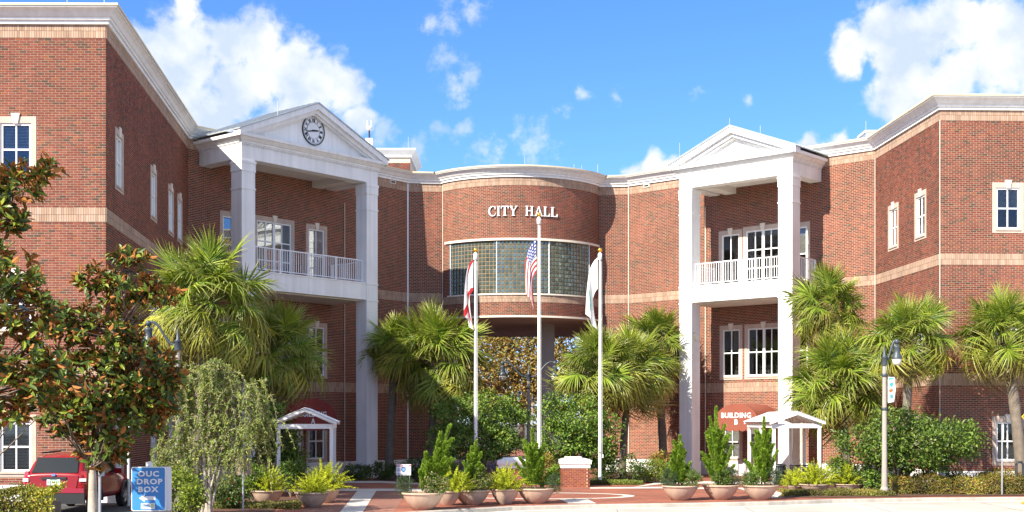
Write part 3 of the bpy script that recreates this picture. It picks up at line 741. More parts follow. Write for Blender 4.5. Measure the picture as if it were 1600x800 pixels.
mb = MB(); X = PX(1358, 66); mb.box(X - .45, X + .3, 65, 66.4, 16.2, PZ(205, 65)); mb.box(X - .5, X + .35, 64.95, 66.45, PZ(207, 65), PZ(205, 65) + .05, 1); mb.box(X - .40, X + .25, 64.98, 65, PZ(216, 65), PZ(208, 65), 1)
mb.build('air_unit', [M_['steel'], M_['soffit']], city)
# ------------------------------------------------------------------ ground, road, paving
M_['ground'] = mat('ground_soil', (0.085, 0.075, 0.05), 0.95, 0.3, 0.3, 0.3, 8)
M_['road'] = mat('pale_concrete_road', (0.47, 0.43, 0.375), 0.9, 0.26, 0.35, 0.15, 40)
M_['kerb'] = mat('kerb_concrete', (0.42, 0.385, 0.33), 0.9, 0.2, 1.2, 0.2, 30, streak=0.2)
M_['band'] = mat('concrete_band', (0.56, 0.52, 0.46), 0.9, 0.14, 1.0, 0.12, 30)
M_['paver'] = paver_mat('red_pavers', (0.285, 0.085, 0.046), (0.225, 0.068, 0.04), (0.2, 0.1, 0.065), wear=.28)
M_['paver_tan'] = paver_mat('brown_pavers', (0.26, 0.115, 0.075), (0.21, 0.09, 0.065), (0.2, 0.11, 0.08), 0.3, 0.15)
M_['mulch'] = mat('mulch', (0.10, 0.045, 0.026), 0.95, 0.45, 2.5, 0.8, 25)
M_['yellow_paint'] = mat('yellow_road_paint', (0.65, 0.38, 0.03), 0.7, 0.2, 3)
def strip_set(name, segs, z, m, parent=None):
    mb = MB()
    for a, b, w in segs:
        a, b = Vector(a), Vector(b); d = (b - a).normalized(); n = Vector((-d.y, d.x)) * w / 2
        mb.add([(*(a - n), z), (*(b - n), z), (*(b + n), z), (*(a + n), z)], [(0, 1, 2, 3)])
    return mb.build(name, m, parent)
def sheet(name, pts, z, m, label=None):
    mb = MB(); mb.add([(x, y, z) for x, y in pts], [tuple(range(len(pts)))]); o = mb.build(name, m)
    tag(o, kind='structure'); return o
S_ = 900
sheet('ground', [(-S_, -200), (S_, -200), (S_, 1200), (-S_, 1200)], -0.17, M_['ground'])
kerb_line = [(-6.4, 8.0), (-6.5, 26.0), (-6.3, 33.0), (-5.4, 37.0)] + [G(x, y) for x, y in ((620, 801.5), (700, 797), (800, 791.5), (900, 789), (1000, 787.5), (1100, 786), (1200, 784), (1300, 780.5), (1450, 778), (1600, 777))] + [(32.0, 48.3), (70.0, 49.0)]
kb = [Vector(p) for p in kerb_line]
sheet('road', [(-6.0, -60)] + [(p.x - .1, p.y) for p in kb[:4]] + [(p.x, p.y - .1) for p in kb[4:]] + [(70, -60)], -0.145, M_['road'])
mb = MB(); kin = [p + Vector((-.16, .16)) for p in kb]
mb.sweep([tuple(p) for p in kb][::1], [(.03, -.17), (.015, -.02), (-.015, .006), (-.17, .008), (-.17, -.1)], 0)
tag(mb.build('kerb', M_['kerb']), kind='structure')
mb = MB(); mb.sweep([tuple(p) for p in kb], [(.46, -.139), (.03, -.133)], 0); tag(mb.build('gutter', M_['band']), kind='structure')
M_['joint'] = mat('joint_tar', (0.10, 0.09, 0.08), .9, .3, 3)
road_o = bpy.data.objects['road']; kerb_o = bpy.data.objects['kerb']
tag(strip_set('joint', [((x, 20.0), (x + 1.2, 47.0), .02) for x in np.arange(-2, 40, 4.5)] + [((-2, 38.9), (40, 45.6), .025), ((-4, 34), (40, 40.5), .025)], -.141, M_['joint'], road_o), kind='stuff')
segs = []
for a, b in zip(kb[3:-1], kb[4:]):
    L_ = (b - a).length; d = (b - a) / L_; n = Vector((-d.y, d.x)); k = 0.8
    while k < L_: segs.append((a + d * k - n * .0, a + d * k + n * .17, .018)); k += 2.4
tag(strip_set('joint', segs, .0125, M_['joint'], kerb_o), kind='stuff')
sheet('pavement', [tuple(p + Vector((-.15, .10))) for p in kb] + [(70, 130), (-70, 130), (-70, 8)], 0.0, M_['paver'])
# brown pavers framing the entrance walk
def gs(name, px, z, m): return sheet(name, [G(x, y, z) for x, y in px], z, m)
gs('paver_border', [(566, 806), (612, 806), (632, 776), (640, 768), (590, 768)], .004, M_['paver_tan'])
gs('paver_border', [(470, 803), (530, 803), (556, 768), (505, 768)], .004, M_['paver_tan'])
gs('concrete_band', [(525, 808), (562, 808), (588, 767), (558, 767)], .008, M_['band'])
gs('concrete_band', [(500, 767), (720, 767), (720, 763.5), (500, 763.5)], .009, M_['band'])
gs('concrete_band', [(520, 754.5), (600, 754.5), (660, 757.5), (660, 755), (600, 751.5), (520, 751.5)], .008, M_['band'])
gs('concrete_band', [(922, 763.5), (1040, 763), (1100, 764), (1100, 761.5), (1030, 760.5), (922, 761.5)], .008, M_['band'])
gs('concrete_band', [(990, 761), (1040, 755.5), (1240, 755.5), (1240, 752), (1035, 752)], .0095, M_['band'])
gs('concrete_band', [(875, 780), (918, 780), (932, 786.5), (888, 786.5)], .0095, M_['band'])
gs('concrete_band', [(1150, 762), (1195, 762), (1240, 776), (1200, 778)], .0095, M_['band'])
# rounded end of the inlaid concrete ring
def ring(cx, cy, rx, ry, w, z, name='concrete_ring'):
    vs = []; n = 48
    for i in range(n):
        a = 2 * math.pi * i / n
        vs += [(cx + rx * math.cos(a), cy + ry * math.sin(a), z), (cx + (rx - w) * math.cos(a), cy + (ry - w * .9) * math.sin(a), z)]
    mb = MB(); mb.add(vs, [(2 * i, (2 * i + 2) % (2 * n), (2 * i + 3) % (2 * n), 2 * i + 1) for i in range(n)]); tag(mb.build(name, M_['band']), kind='structure')
cx_, cy_ = G(850, 775); ring(cx_, cy_, 3.45, 2.15, .42, .0105)
# planting beds
def bed(px, z=.02, world=None):
    return sheet('planting_bed', world or [G(x, y, z) for x, y in px], z, M_['mulch'])
bed(None, world=[(-34, 20), (-6.9, 20), (-6.9, 34), (-7.6, 41), (-8.2, 44.5), (-7.4, 46.5), (-9.4, 49.0), (-9.6, 54), (-14.1, 54), (-13.2, 42.4), (-34, 42.2)])
bed(None, world=[(-6.6, 62.6), (-5.4, 61.0), (-2.2, 57.4), (-1.0, 57.0), (2.2, 57.2), (4.8, 57.6), (8.4, 60.6), (8.0, 62.2), (6.6, 71.6), (4.9, 72.0), (4.9, 64), (-3.9, 64), (-3.9, 71), (-5.8, 70.6)])
bed([(1222, 779), (1300, 777.3), (1450, 775), (1620, 774)] , world=[G(1215, 776, .02), G(1300, 777, .02), G(1450, 775, .02), G(1600, 774, .02), (33.8, 48.8), (33.8, 54.6), (18.1, 54.0), (17.6, 61.8), (14.6, 59.5), (13.6, 55.6), G(1235, 764, .02)])
bed(None, world=[(18, 54), (18, 53), (30, 53), (30, 54.6)], z=.024)
gs('kerb_marking', [(1596, 787), (1620, 787), (1620, 783.5), (1596, 783.5)], -.128, M_['yellow_paint'])

# ------------------------------------------------------------------ awnings with lettering
M_['awning'] = mat('terracotta_canvas', (0.225, 0.060, 0.034), 0.75, 0.12, 1.5, 0.1, 60)
M_['awning_shaded'] = mat('shaded_canvas', (0.22, 0.03, 0.024), 0.75, 0.12, 1.5, 0.1, 60)  # same canvas as the terracotta one, colour darkened to stand for portico shade
def awning(F, tc, hw, n1, z0, zt, letter, label, m):
    c = F @ Vector((tc, n1 / 2, 0)); o = empty('awning', (c.x, c.y, 0), world=True); tag(o, label, 'awning')
    N = 20; pts = [(tc + hw * math.cos(math.pi * i / N), z0 + (zt - z0) * math.sin(math.pi * i / N) ** .8) for i in range(N + 1)]
    mb = MB(); 
    vs = [(t, n, z) for n in (.05, n1) for t, z in pts]; k = N + 1
    mb.add(vs, [(i, i + 1, k + i + 1, k + i) for i in range(N)], 0, F, smooth=True)
    mb.add([(t, n1, z) for t, z in pts], [tuple(range(k))], 0, F); mb.build('canvas', m, o)
    vb = MB(); 
    def scallop(p, q, cnt):
        p = Vector(p); q = Vector(q)
        for i in range(cnt):
            a = p.lerp(q, i / cnt); b = p.lerp(q, (i + 1) / cnt); md = (a + b) / 2
            poly = [a, b] + [md + (b - a) / 2 * math.cos(math.pi * j / 6) + Vector((0, 0, -.12 - .10 * math.sin(math.pi * j / 6))) for j in range(7)]
            vb.add(poly, [tuple(range(len(poly)))], 0, F)
    scallop((tc - hw, n1 + .003, z0), (tc + hw, n1 + .003, z0), 7); scallop((tc - hw, .05, z0), (tc - hw, n1, z0), 9); scallop((tc + hw, .05, z0), (tc + hw, n1, z0), 9)
    vb.build('valance', m, o)
    fb = MB()
    for t in (tc - hw, tc + hw): fb.tube([F @ Vector((t, .05, z0 + .01)), F @ Vector((t, n1 - .02, z0 + .01))], .02, 6); fb.tube([F @ Vector((t * .97 + tc * .03, n1 - .1, 0)), F @ Vector((t * .97 + tc * .03, n1 - .1, z0))], .03, 8)
    fb.build('awning_frame', M_['steel'], o)
    d = (F @ Vector((1, 0, 0)) - F @ Vector((0, 0, 0))); n = (F @ Vector((0, 1, 0)) - F @ Vector((0, 0, 0)))
    for body, zz, sz in (('BUILDING', z0 + .58, .36), (letter, z0 + .24, .36)):
        p = F @ Vector((tc, n1 + .004, zz)); tm = MB(); add_mesh(tm, text_mesh(body, sz, .008, .009, spacing=1.10), text_matrix(p, d, n)); l = tm.build('lettering', M_['letter'], o)
        l['label'] = 'white letters %s on the awning' % body
    return o
awning(FB, 8.35, 1.3, 2.3, 2.55, 3.72, 'B', 'terracotta barrel awning lettered BUILDING B at the right portico', M_['awning'])
awning(FA, 5.67, 1.6, 2.3, 2.6, 3.95, 'A', 'barrel awning lettered BUILDING A, canvas coloured darker for the shade of the clock portico', M_['awning_shaded'])

# ------------------------------------------------------------------ gabled walkway canopies
M_['corrugated'] = mat('white_sheet_roof', (0.74, 0.75, 0.75), 0.5, 0.06, 1.5)
def canopy(x0, x1, D0, D1, ze, zr, label, panel):
    xm = (x0 + x1) / 2; o = empty('entrance_canopy', (xm, D0, 0), world=True); tag(o, label, 'canopy')
    p = .13
    ds = [D0, D1] if D1 - D0 < 4 else [D0, (D0 + D1) / 2, D1]
    for D in ds:
        for x in (x0, x1 - p): mb = MB(); mb.box(x, x + p, D, D + p, 0, ze - .18); mb.box(x - .03, x + p + .03, D - .03, D + p + .03, 0, .08); mb.build('post', M_['white'], o)
    mb = MB()
    for D in (D0, D1): mb.box(x0 - .02, x1 + .02, D - .02, D + p + .02, ze - .18, ze)
    for x in (x0 - .01, x1 - p + .01): mb.box(x, x + p, D0 + p + .02, D1 - .02, ze - .17, ze - .01)
    mb.build('beam', M_['white'], o)
    for s in (-1, 1):
        xe = x0 - .14 if s < 0 else x1 + .14; ee = ze - .03
        
        for DD in (D0 - .2, D1 + .2): rb = MB(); rb.extrude([(xe, DD, ee), (xe, DD, ee + .10), (xm, DD, zr), (xm, DD, zr - .12)], (0, .1, 0)); rb.build('barge_board', M_['white'], o)
        rf = MB(); n = int((D1 - D0 + .5) / .09); vs = []
        for i in range(n + 1):
            D = D0 - .22 + (D1 - D0 + .54) * i / n; h = .022 * (i % 2)
            vs += [(xe - s * -.03, D, ee + .11 + h), (xm, D, zr + .02 + h)]
        rf.add(vs, [(2 * i, 2 * i + 2, 2 * i + 3, 2 * i + 1) for i in range(n)]); rf.build('roof_sheet', M_['corrugated'], o)
        D = D0 + .5
        while D < D1:
            sb = MB(); sb.extrude([(xe + (-s) * .2, D, ee + .03), (xe + (-s) * .2, D, ee + .10), (xm, D, zr - .02), (xm, D, zr - .12)], (0, .06, 0)); D += .6; sb.build('rafter', M_['white'], o)
    if panel:
        mb = MB(); mb.box(x0 + .1, x0 + .75, D1 + .15, D1 + .22, 2.25, ze - .02); mb.box(x0 + .55, x0 + .68, D1 + .15, D1 + .22, 0, 2.25); mb.build('screen_panel', M_['white'], o)
    return o
DA = 48.3; ca_ = canopy(PX(433, DA), PX(520, DA), DA, DA + 3.4, 2.74, 3.33, 'small white gabled canopy before the awning lettered BUILDING A', True); ca_.rotation_euler = (0, 0, R(6))
DB = 54.2; canopy(PX(1207, DB), PX(1283, DB), DB, DB + 5.6, 2.74, 3.24, 'white gabled canopy with ribbed roof beside the terracotta awning', True)

# ------------------------------------------------------------------ pedestals
def pedestal(x0, x1, D, dep, hz, label):
    xm = (x0 + x1) / 2; o = empty('brick_pedestal', (xm, D, 0), world=True); tag(o, label, 'pedestal', 'brick pedestals by the flagpoles')
    mb = MB(); mb.box(x0 + .01, x1 - .01, D + .01, D + dep - .01, 0, hz - .42); w = mb.build('core', M_['mortar'], o)
    bm_ = {}
    n = 11; c = (hz - .42) / n; L = x1 - x0
    meshes = []
    for col in RED[[0, 1, 3, 4, 8, 5]]:
        q = MB(); q.box(0, .186, 0, .09, 0, c - .012, col=tuple(col * 1.15)); meshes.append(q.mesh('brick', M_['brick']))
        
    half = []
    for col in RED[[0, 1, 3]]:
        q = MB(); q.box(0, .088, 0, .09, 0, c - .012, col=tuple(col * 1.15)); half.append(q.mesh('brick', M_['brick']))
    for k in range(n):
        z = k * c
        for side in range(3):
            if side == 0: org, ang, LL = Vector((x0, D, z)), 0, L
            elif side == 1: org, ang, LL = Vector((x1, D, z)), R(90), dep
            else: org, ang, LL = Vector((x0, D + dep, z)), R(-90), dep
            u = 0.0 if (k + side) % 2 else -.1
            while u < LL - .05:
                if u < 0: me, uu = random.choice(half), 0.0
                elif u + .186 > LL: me, uu = random.choice(half), LL - .088
                else: me, uu = random.choice(meshes), u
                b = link('brick', me, w); b.matrix_basis = Matrix.Translation(org) @ Matrix.Rotation(ang, 4, 'Z') @ Matrix.Translation((uu, 0, 0)); u += .2
    mb = MB(); zc = hz - .42
    mb.box(x0 - .02, x1 + .02, D - .02, D + dep + .02, zc, zc + .17); mb.box(x0 - .07, x1 + .07, D - .07, D + dep + .07, zc + .17, zc + .34); 
    a, b = x0 - .07, x1 + .07; mb.add([(a, D - .07, zc + .34), (b, D - .07, zc + .34), (b, D + dep + .07, zc + .34), (a, D + dep + .07, zc + .34), (a + .2, D + .15, zc + .40), (b - .25, D + .15, zc + .40), (b - .25, D + dep - .1, zc + .40), (a + .2, D + dep - .1, zc + .40)], [(0, 1, 5, 4), (1, 2, 6, 5), (2, 3, 7, 6), (3, 0, 4, 7), (4, 5, 6, 7)])
    mb.box(a + .25, b - .4, D + .2, D + dep - .15, zc + .40, zc + .47); mb.build('cap', M_['white'], o)
pedestal(PX(877, 55.4), PX(921.5, 55.4), 55.4, 1.3, 1.24, 'white capped brick pedestal left of the right hand flagpole')
pedestal(PX(779, 57.2), PX(823, 57.2), 57.2, 1.3, 1.16, 'white capped brick pedestal partly hidden behind the yellow green fern planter')

# ------------------------------------------------------------------ flagpoles and flags
def flagpole(x, ztop, D, label):
    X = PX(x, D); o = empty('flagpole', (X, D, 0)); tag(o, label, 'flagpole', 'three flagpoles in a row')
    mb = MB(); mb.tube([(0, 0, 0), (0, 0, ztop * .4), (0, 0, ztop)], [.078, .068, .045], 16); mb.build('pole', M_['white'], o)
    mb = MB(); mb.lathe([(.08, ztop - .05), (.095, ztop - .04), (.095, ztop + .22), (.06, ztop + .26), (.03, ztop + .30)], 14); mb.build('truck', M_['white'], o)
    mb = MB(); mb.sphere((0, 0, ztop + .39), .105, 16); mb.build('finial_ball', M_['gold'], o)
    mb = MB(); mb.lathe([(.26, 0), (.26, .03), (.18, .06), (.12, .12), (.10, .12)], 18); mb.build('collar', M_['black_metal'], o)
    mb = MB(); mb.tube([(.10, -.02, 1.2), (.075, -.02, ztop - .1)], .008, 5); mb.box(.10, .15, -.03, .0, 1.2, 1.35); mb.build('halyard', M_['white'], o)
    return X
DF = 57.6
XF1 = flagpole(743, 10.15, DF, 'shorter white flagpole on the left with red and white flag')
XF2 = flagpole(842, 11.75, DF, 'tallest white flagpole in front of the city hall lettering')
XF3 = flagpole(937.5, 10.15, DF, 'white flagpole on the right with pale green and white flag')

def nodes_flag(name, fn):
    m = bpy.data.materials.new(name); m.use_nodes = True; nt = m.node_tree; N = nt.nodes; Lk = nt.links; b = N['Principled BSDF']; b.inputs['Roughness'].default_value = .8
    uv = N.new('ShaderNodeUVMap'); sp = N.new('ShaderNodeSeparateXYZ'); Lk.new(uv.outputs[0], sp.inputs[0])
    def ma(op, a, c=None, clamp=False):
        n = N.new('ShaderNodeMath'); n.operation = op; n.use_clamp = clamp
        for i, s in enumerate((a, c)):
            if s is None: continue
            if isinstance(s, (int, float)): n.inputs[i].default_value = s
            else: Lk.new(s, n.inputs[i])
        return n.outputs[0]
    def mix(f, a, c):
        n = N.new('ShaderNodeMixRGB'); Lk.new(f, n.inputs[0])
        for i, s in ((1, a), (2, c)):
            if isinstance(s, tuple): n.inputs[i].default_value = (*s, 1)
            else: Lk.new(s, n.inputs[i])
        return n.outputs[0]
    c = fn(sp.outputs[0], sp.outputs[1], ma, mix, N, Lk); Lk.new(c, b.inputs['Base Color'])
    tr = N.new('ShaderNodeBsdfTranslucent'); ms = N.new('ShaderNodeMixShader'); ms.inputs[0].default_value = .25; Lk.new(c, tr.inputs[0]); Lk.new(b.outputs[0], ms.inputs[1]); Lk.new(tr.outputs[0], ms.inputs[2]); Lk.new(ms.outputs[0], N['Material Output'].inputs[0])
    return m
WH = (.86, .86, .84); RD = (.55, .02, .03); BL = (.03, .05, .22)
def f_us(u, v, ma, mix, N, Lk):
    stripe = ma('GREATER_THAN', ma('FRACT', ma('MULTIPLY', v, 6.5)), .5)       # 13 stripes, red at both edges
    c = mix(stripe, RD, WH)
    canton = ma('MULTIPLY', ma('LESS_THAN', u, .33), ma('GREATER_THAN', v, 6 / 13))
    a = ma('SUBTRACT', ma('FRACT', ma('MULTIPLY', u, 6 / .33)), .5); bq = ma('SUBTRACT', ma('FRACT', ma('MULTIPLY', ma('SUBTRACT', v, 6 / 13), 5 / (7 / 13))), .5)
    star = ma('LESS_THAN', ma('ADD', ma('MULTIPLY', a, a), ma('MULTIPLY', bq, bq)), .075)
    return mix(canton, c, mix(star, BL, WH))
def f_fl(u, v, ma, mix, N, Lk):
    d1 = ma('ABSOLUTE', ma('SUBTRACT', u, v)); d2 = ma('ABSOLUTE', ma('SUBTRACT', ma('SUBTRACT', 1.0, u), v))
    sal = ma('LESS_THAN', ma('MINIMUM', d1, d2), .09)
    a = ma('SUBTRACT', u, .5); b = ma('SUBTRACT', v, .5); r = ma('ADD', ma('MULTIPLY', ma('MULTIPLY', a, a), 2.2), ma('MULTIPLY', b, b))
    return mix(ma('LESS_THAN', r, .045), mix(sal, WH, RD), (.35, .18, .12))
def f_city(u, v, ma, mix, N, Lk):
    a = ma('SUBTRACT', u, .55); b = ma('SUBTRACT', v, .52); r = ma('SQRT', ma('ADD', ma('MULTIPLY', ma('MULTIPLY', a, a), 2.0), ma('MULTIPLY', b, b)))
    nz = N.new('ShaderNodeTexNoise'); nz.inputs['Scale'].default_value = 7; uvn = N.new('ShaderNodeUVMap'); Lk.new(uvn.outputs[0], nz.inputs['Vector'])
    rr = ma('ADD', r, ma('MULTIPLY', ma('SUBTRACT', nz.outputs[0], .5), .25))
    c = mix(ma('LESS_THAN', rr, .27), WH, (.30, .70, .38)); c = mix(ma('LESS_THAN', rr, .19), c, (.45, .70, .80)); c = mix(ma('LESS_THAN', rr, .12), c, WH)
    return mix(ma('LESS_THAN', ma('ADD', ma('ABSOLUTE', ma('ADD', a, -.02)), ma('ABSOLUTE', ma('ADD', b, .1))), .06), c, (.85, .65, .05))
def flag(name, X, D, ztop, hoist, fly, m, label, seed, spread, side=-1, slump=.92, fold=6, kx=1.0):
    """limp cloth: the fly falls down the pole and gathers in soft vertical folds"""
    nu, nv = 44, 24; V = []; UV = []; rs = np.random.default_rng(seed)
    for i in range(nu + 1):
        u = i / nu
        for j in range(nv + 1):
            v = j / nv                                   # 1 at top of hoist
            s = u * fly
            # hanging: outward reach saturates, length goes down; the top edge swings down more than the bottom
            reach = spread * (1 - math.exp(-1.9 * s / max(spread, .01) * .55)) * (.55 + .45 * v) * kx
            drop = s * slump * (1 - .30 * (1 - v)) - (1 - v) * 0
            amp = .12 * min(1, u * 2.4)
            ph = fold * v + 1.3 * u + seed
            x = side * (.11 + reach + amp * .45 * math.sin(ph * 1.7 + 1)) + side * -.35 * u * u * (1 - v) * .6
            y = amp * math.sin(ph) - .06 * u
            z = ztop - (1 - v) * hoist - drop + .03 * math.sin(3 * u + 5 * v)
            V.append((x, y, z)); UV.append((u, v))
    F = [(i * (nv + 1) + j, (i + 1) * (nv + 1) + j, (i + 1) * (nv + 1) + j + 1, i * (nv + 1) + j + 1) for i in range(nu) for j in range(nv)]
    me = mesh_np(name, np.array(V), F, [m], smooth=True); uvl = me.uv_layers.new(name='UVMap')
    idx = np.zeros(len(me.loops), np.int32); me.loops.foreach_get('vertex_index', idx); uvl.data.foreach_set('uv', np.array(UV, np.float32)[idx].ravel())
    o = link(name, me); o.location = (X, D, 0); tag(o, label, 'flag'); return o
flag('flag', XF2, DF, PZ(372, DF), 1.55, 2.95, nodes_flag('us_flag', f_us), 'drooping stars and stripes flag on the tallest pole', 2, .46, -1, .82, 5)
flag('flag', XF1, DF, PZ(404, DF), 1.45, 2.75, nodes_flag('state_flag', f_fl), 'limp white flag with red diagonal cross on the left pole', 4, .36, -1, .95, 6)
flag('flag', XF3, DF, PZ(401, DF), 1.45, 2.9, nodes_flag('city_flag', f_city), 'limp white flag with green and blue emblem on the right pole', 1, .5, -1, .90, 5)

# ------------------------------------------------------------------ street lamps
def lantern(o, x, z, k=1.0):
    mb = MB(); mb.sphere((x, 0, z), .11 * k, 12); mb.tube([(x, 0, z - .05), (x, 0, z - .2 * k)], .05 * k, 10)
    mb.lathe([(.001, z - .14 * k), (.13 * k, z - .17 * k), (.15 * k, z - .22 * k), (.13 * k, z - .26 * k), (.13 * k, z - .46 * k), (.15 * k, z - .50 * k), (.17 * k, z - .56 * k), (.21 * k, z - .64 * k), (.22 * k, z - .68 * k), (.17 * k, z - .69 * k)], 18, (x, 0)); h = mb.build('lamp_head', M_['lamp_metal'], o)
    mb = MB(); mb.lathe([(.18 * k, z - .68 * k), (.19 * k, z - .75 * k), (.17 * k, z - .86 * k), (.13 * k, z - .94 * k), (.001, z - .96 * k)], 18, (x, 0)); mb.build('globe', M_['lamp_glass'], h)
def lamp(x, D, ztop, arms, label, reach=1.1, k=1.0):
    X = PX(x, D); o = empty('street_lamp', (X, D, 0)); tag(o, label, 'street lamp', 'slate lantern street lamps'); zp = ztop - .55 * k
    mb = MB(); mb.lathe([(.17 * k, 0), (.17 * k, .25), (.125 * k, .35), (.11 * k, 1.0), (.08 * k, zp - .3)], 10, smooth=False); mb.build('pole', M_['lamp_pole'], o)
    mb = MB(); mb.lathe([(.11 * k, zp - .75 * k), (.12 * k, zp - .74 * k), (.12 * k, zp - .64 * k), (.11 * k, zp - .63 * k)], 12); mb.lathe([(.11 * k, zp * .62), (.12 * k, zp * .62 + .01), (.12 * k, zp * .62 + .1), (.11 * k, zp * .62 + .11)], 12); mb.build('pole_band', M_['lamp_metal'], o)
    mb = MB(); mb.lathe([(.12 * k, zp - .3 * k), (.13 * k, zp - .25 * k), (.11 * k, zp), (.14 * k, zp + .02), (.07 * k, zp + .1 * k), (.05 * k, zp + .3 * k), (.001, ztop)], 12); mb.build('finial', M_['lamp_metal'], o)
    for s in arms:
        pts = [(s * reach * k * t, 0, zp - .05 + (math.sin(t * math.pi * .5) ** 2 * .72 - .10 * math.sin(t * math.pi * 2)) * k) for t in np.linspace(0.06, 1, 14)]
        mb = MB(); mb.tube(pts, .045 * k, 8); mb.build('arm', M_['lamp_metal'], o)
        lantern(o, s * reach * k, zp + .66 * k, k)
    return o, X
lamp(278, 40.6, PZ(510, 40.6), (-1,), 'street lamp on the left with its arm over the magnolia', 1.04, .9)
lp, XL = lamp(1382, 48.9, PZ(538, 48.9), (1,), 'street lamp on the right carrying a small banner', .5, .95)
lamp(826, 66.0, 5.75, (-1, 1), 'double armed street lamp under the curved centre', 1.42, .95)
lamp(832, 112.0, 5.3, (-1,), 'far dark street lamp seen through the passage below the drum', 1.3, .95)
M_['banner'] = mat('banner_cloth', (1, 1, 1), .8, .1, 3, attr=True)
def swatch(mb, pts, col, M=None): mb.add(pts, [tuple(range(len(pts)))], 0, M, col)
mb = MB(); zt, zb = PZ(588, 48.9), PZ(630, 48.9); mb.extrude([(.13, -.01, zb), (.36, -.01, zb + .06), (.42, -.01, (zt + zb) / 2), (.38, -.01, zt - .03), (.13, -.01, zt)], (0, .02, 0), 0, None, (.75, .75, .72))
for pts, c in (([(.16, .72), (.3, .80), (.36, .70), (.25, .58)], (.05, .3, .3)), ([(.15, .5), (.3, .55), (.34, .45), (.2, .38)], (.6, .12, .04)), ([(.2, .3), (.3, .36), (.34, .2), (.22, .15)], (.08, .25, .3)), ([(.16, .85), (.36, .9), (.36, .95), (.16, .95)], (.1, .35, .45))):
    swatch(mb, [(x, -.014, zb + (zt - zb) * q) for x, q in pts], c)
bo = mb.build('banner', M_['banner']); bo.location = (XL, 48.9, 0); tag(bo, 'small white banner with coloured print on the right hand street lamp', 'banner')
mb = MB(); mb.tube([(.05, 0, zt - .02), (.42, 0, zt - .02)], .015, 6); mb.tube([(.05, 0, zb + .02), (.42, 0, zb + .02)], .015, 6); mb.build('banner_rod', M_['black_metal'], bo)

# ------------------------------------------------------------------ signs
M_['sign_blue'] = mat('sign_blue', (0.045, 0.24, 0.58), .4, .04, 2)
M_['sign_white'] = mat('sign_white', (0.80, 0.81, 0.82), .4, .03, 2)
M_['sign_logo_blue'] = mat('logo_blue', (0.15, 0.36, 0.62), .5, .03, 2)
M_['sign_logo_green'] = mat('logo_green', (0.42, 0.60, 0.12), .5, .03, 2)
M_['sign_red'] = mat('sign_red', (0.50, 0.03, 0.05), .5, .03, 2)
M_['sign_navy'] = mat('sign_navy', (0.06, 0.07, 0.22), .5, .03, 2)
M_['sign_yellow'] = mat('sign_yellow', (0.80, 0.52, 0.01), .4, .05, 2)
def rrect(w, h, r, n=5): return [(sx * (w / 2 - r) + r * math.cos(a), sy * (h / 2 - r) + r * math.sin(a)) for sx, sy, q in ((1, 1, 0), (-1, 1, 1), (-1, -1, 2), (1, -1, 3)) for a in [q * math.pi / 2 + math.pi / 2 * i / n for i in range(n + 1)]]
DS = 28.0; s_ = FPX / DS; X = PX(232, DS); zc = PZ(764, DS); o = empty('drop_box_sign', (X, DS, 0), R(4)); tag(o, 'blue OUC DROP BOX sign on a white post beside the red car', 'sign')
w, h = 53 / s_, 69 / s_
mb = MB(); mb.extrude([(x, 0, zc + z) for x, z in rrect(w, h, .05)], (0, .07, 0)); mb.extrude([(x + .10, .10, zc + z) for x, z in rrect(w, h, .05)], (0, .03, 0)); mb.build('panel', M_['sign_white'], o)
mb = MB(); mb.extrude([(x, -.004, zc + z) for x, z in rrect(w - .035, h - .035, .04)], (0, .006, 0)); mb.build('sign_face', M_['sign_blue'], o)
TF = lambda x, z: Matrix(((1, 0, 0, x), (0, 0, -1, -.008), (0, 1, 0, z), (0, 0, 0, 1)))
for body, z, x in (('OUC', .325, 0), ('DROP', .155, .02), ('BOX', -.015, -.01)):
    tm = MB(); add_mesh(tm, text_mesh(body, .165, .003, .006, spacing=1.12), TF(x, zc + z * h / .966) @ Matrix.Diagonal((1.18, 1, 1, 1))); tm.build('lettering', M_['sign_white'], o)
za = zc - .20; mb = MB(); mb.extrude([(x, -.01, za + z) for x, z in ((-.20, 0), (-.08, .085), (-.08, .042), (.15, .042), (.15, -.042), (-.08, -.042), (-.08, -.085))], (0, .006, 0)); mb.build('arrow', M_['sign_white'], o)
zl_ = zc - .375; mb = MB(); mb.box(-.16, .14, -.01, -.004, zl_ - .065, zl_ + .065, 0); add_mesh(mb, text_mesh('ouc', .105, .002, .003), TF(-.06, zl_ + .01) @ Matrix.Translation((0, 0, .003)) @ Matrix.Diagonal((1.15, 1, 1, 1)), 1)
for i in range(3): mb.box(.055, .12, -.013, -.0101, zl_ - .03 + i * .03, zl_ - .012 + i * .03, 2)
mb.box(-.035, -.015, -.013, -.0101, zl_ - .055, zl_ - .04, 1); mb.build('logo_plate', [M_['sign_white'], M_['sign_logo_blue'], M_['sign_logo_green']], o)
mb = MB(); mb.box(-.07, .07, .075, .098, 0, zc + h / 2 + .085); mb.extrude([(-.085, .06, zc + h / 2 + .085), (.085, .06, zc + h / 2 + .085), (0, .06, zc + h / 2 + .12)], (0, .06, 0)); mb.build('post', M_['sign_white'], o)
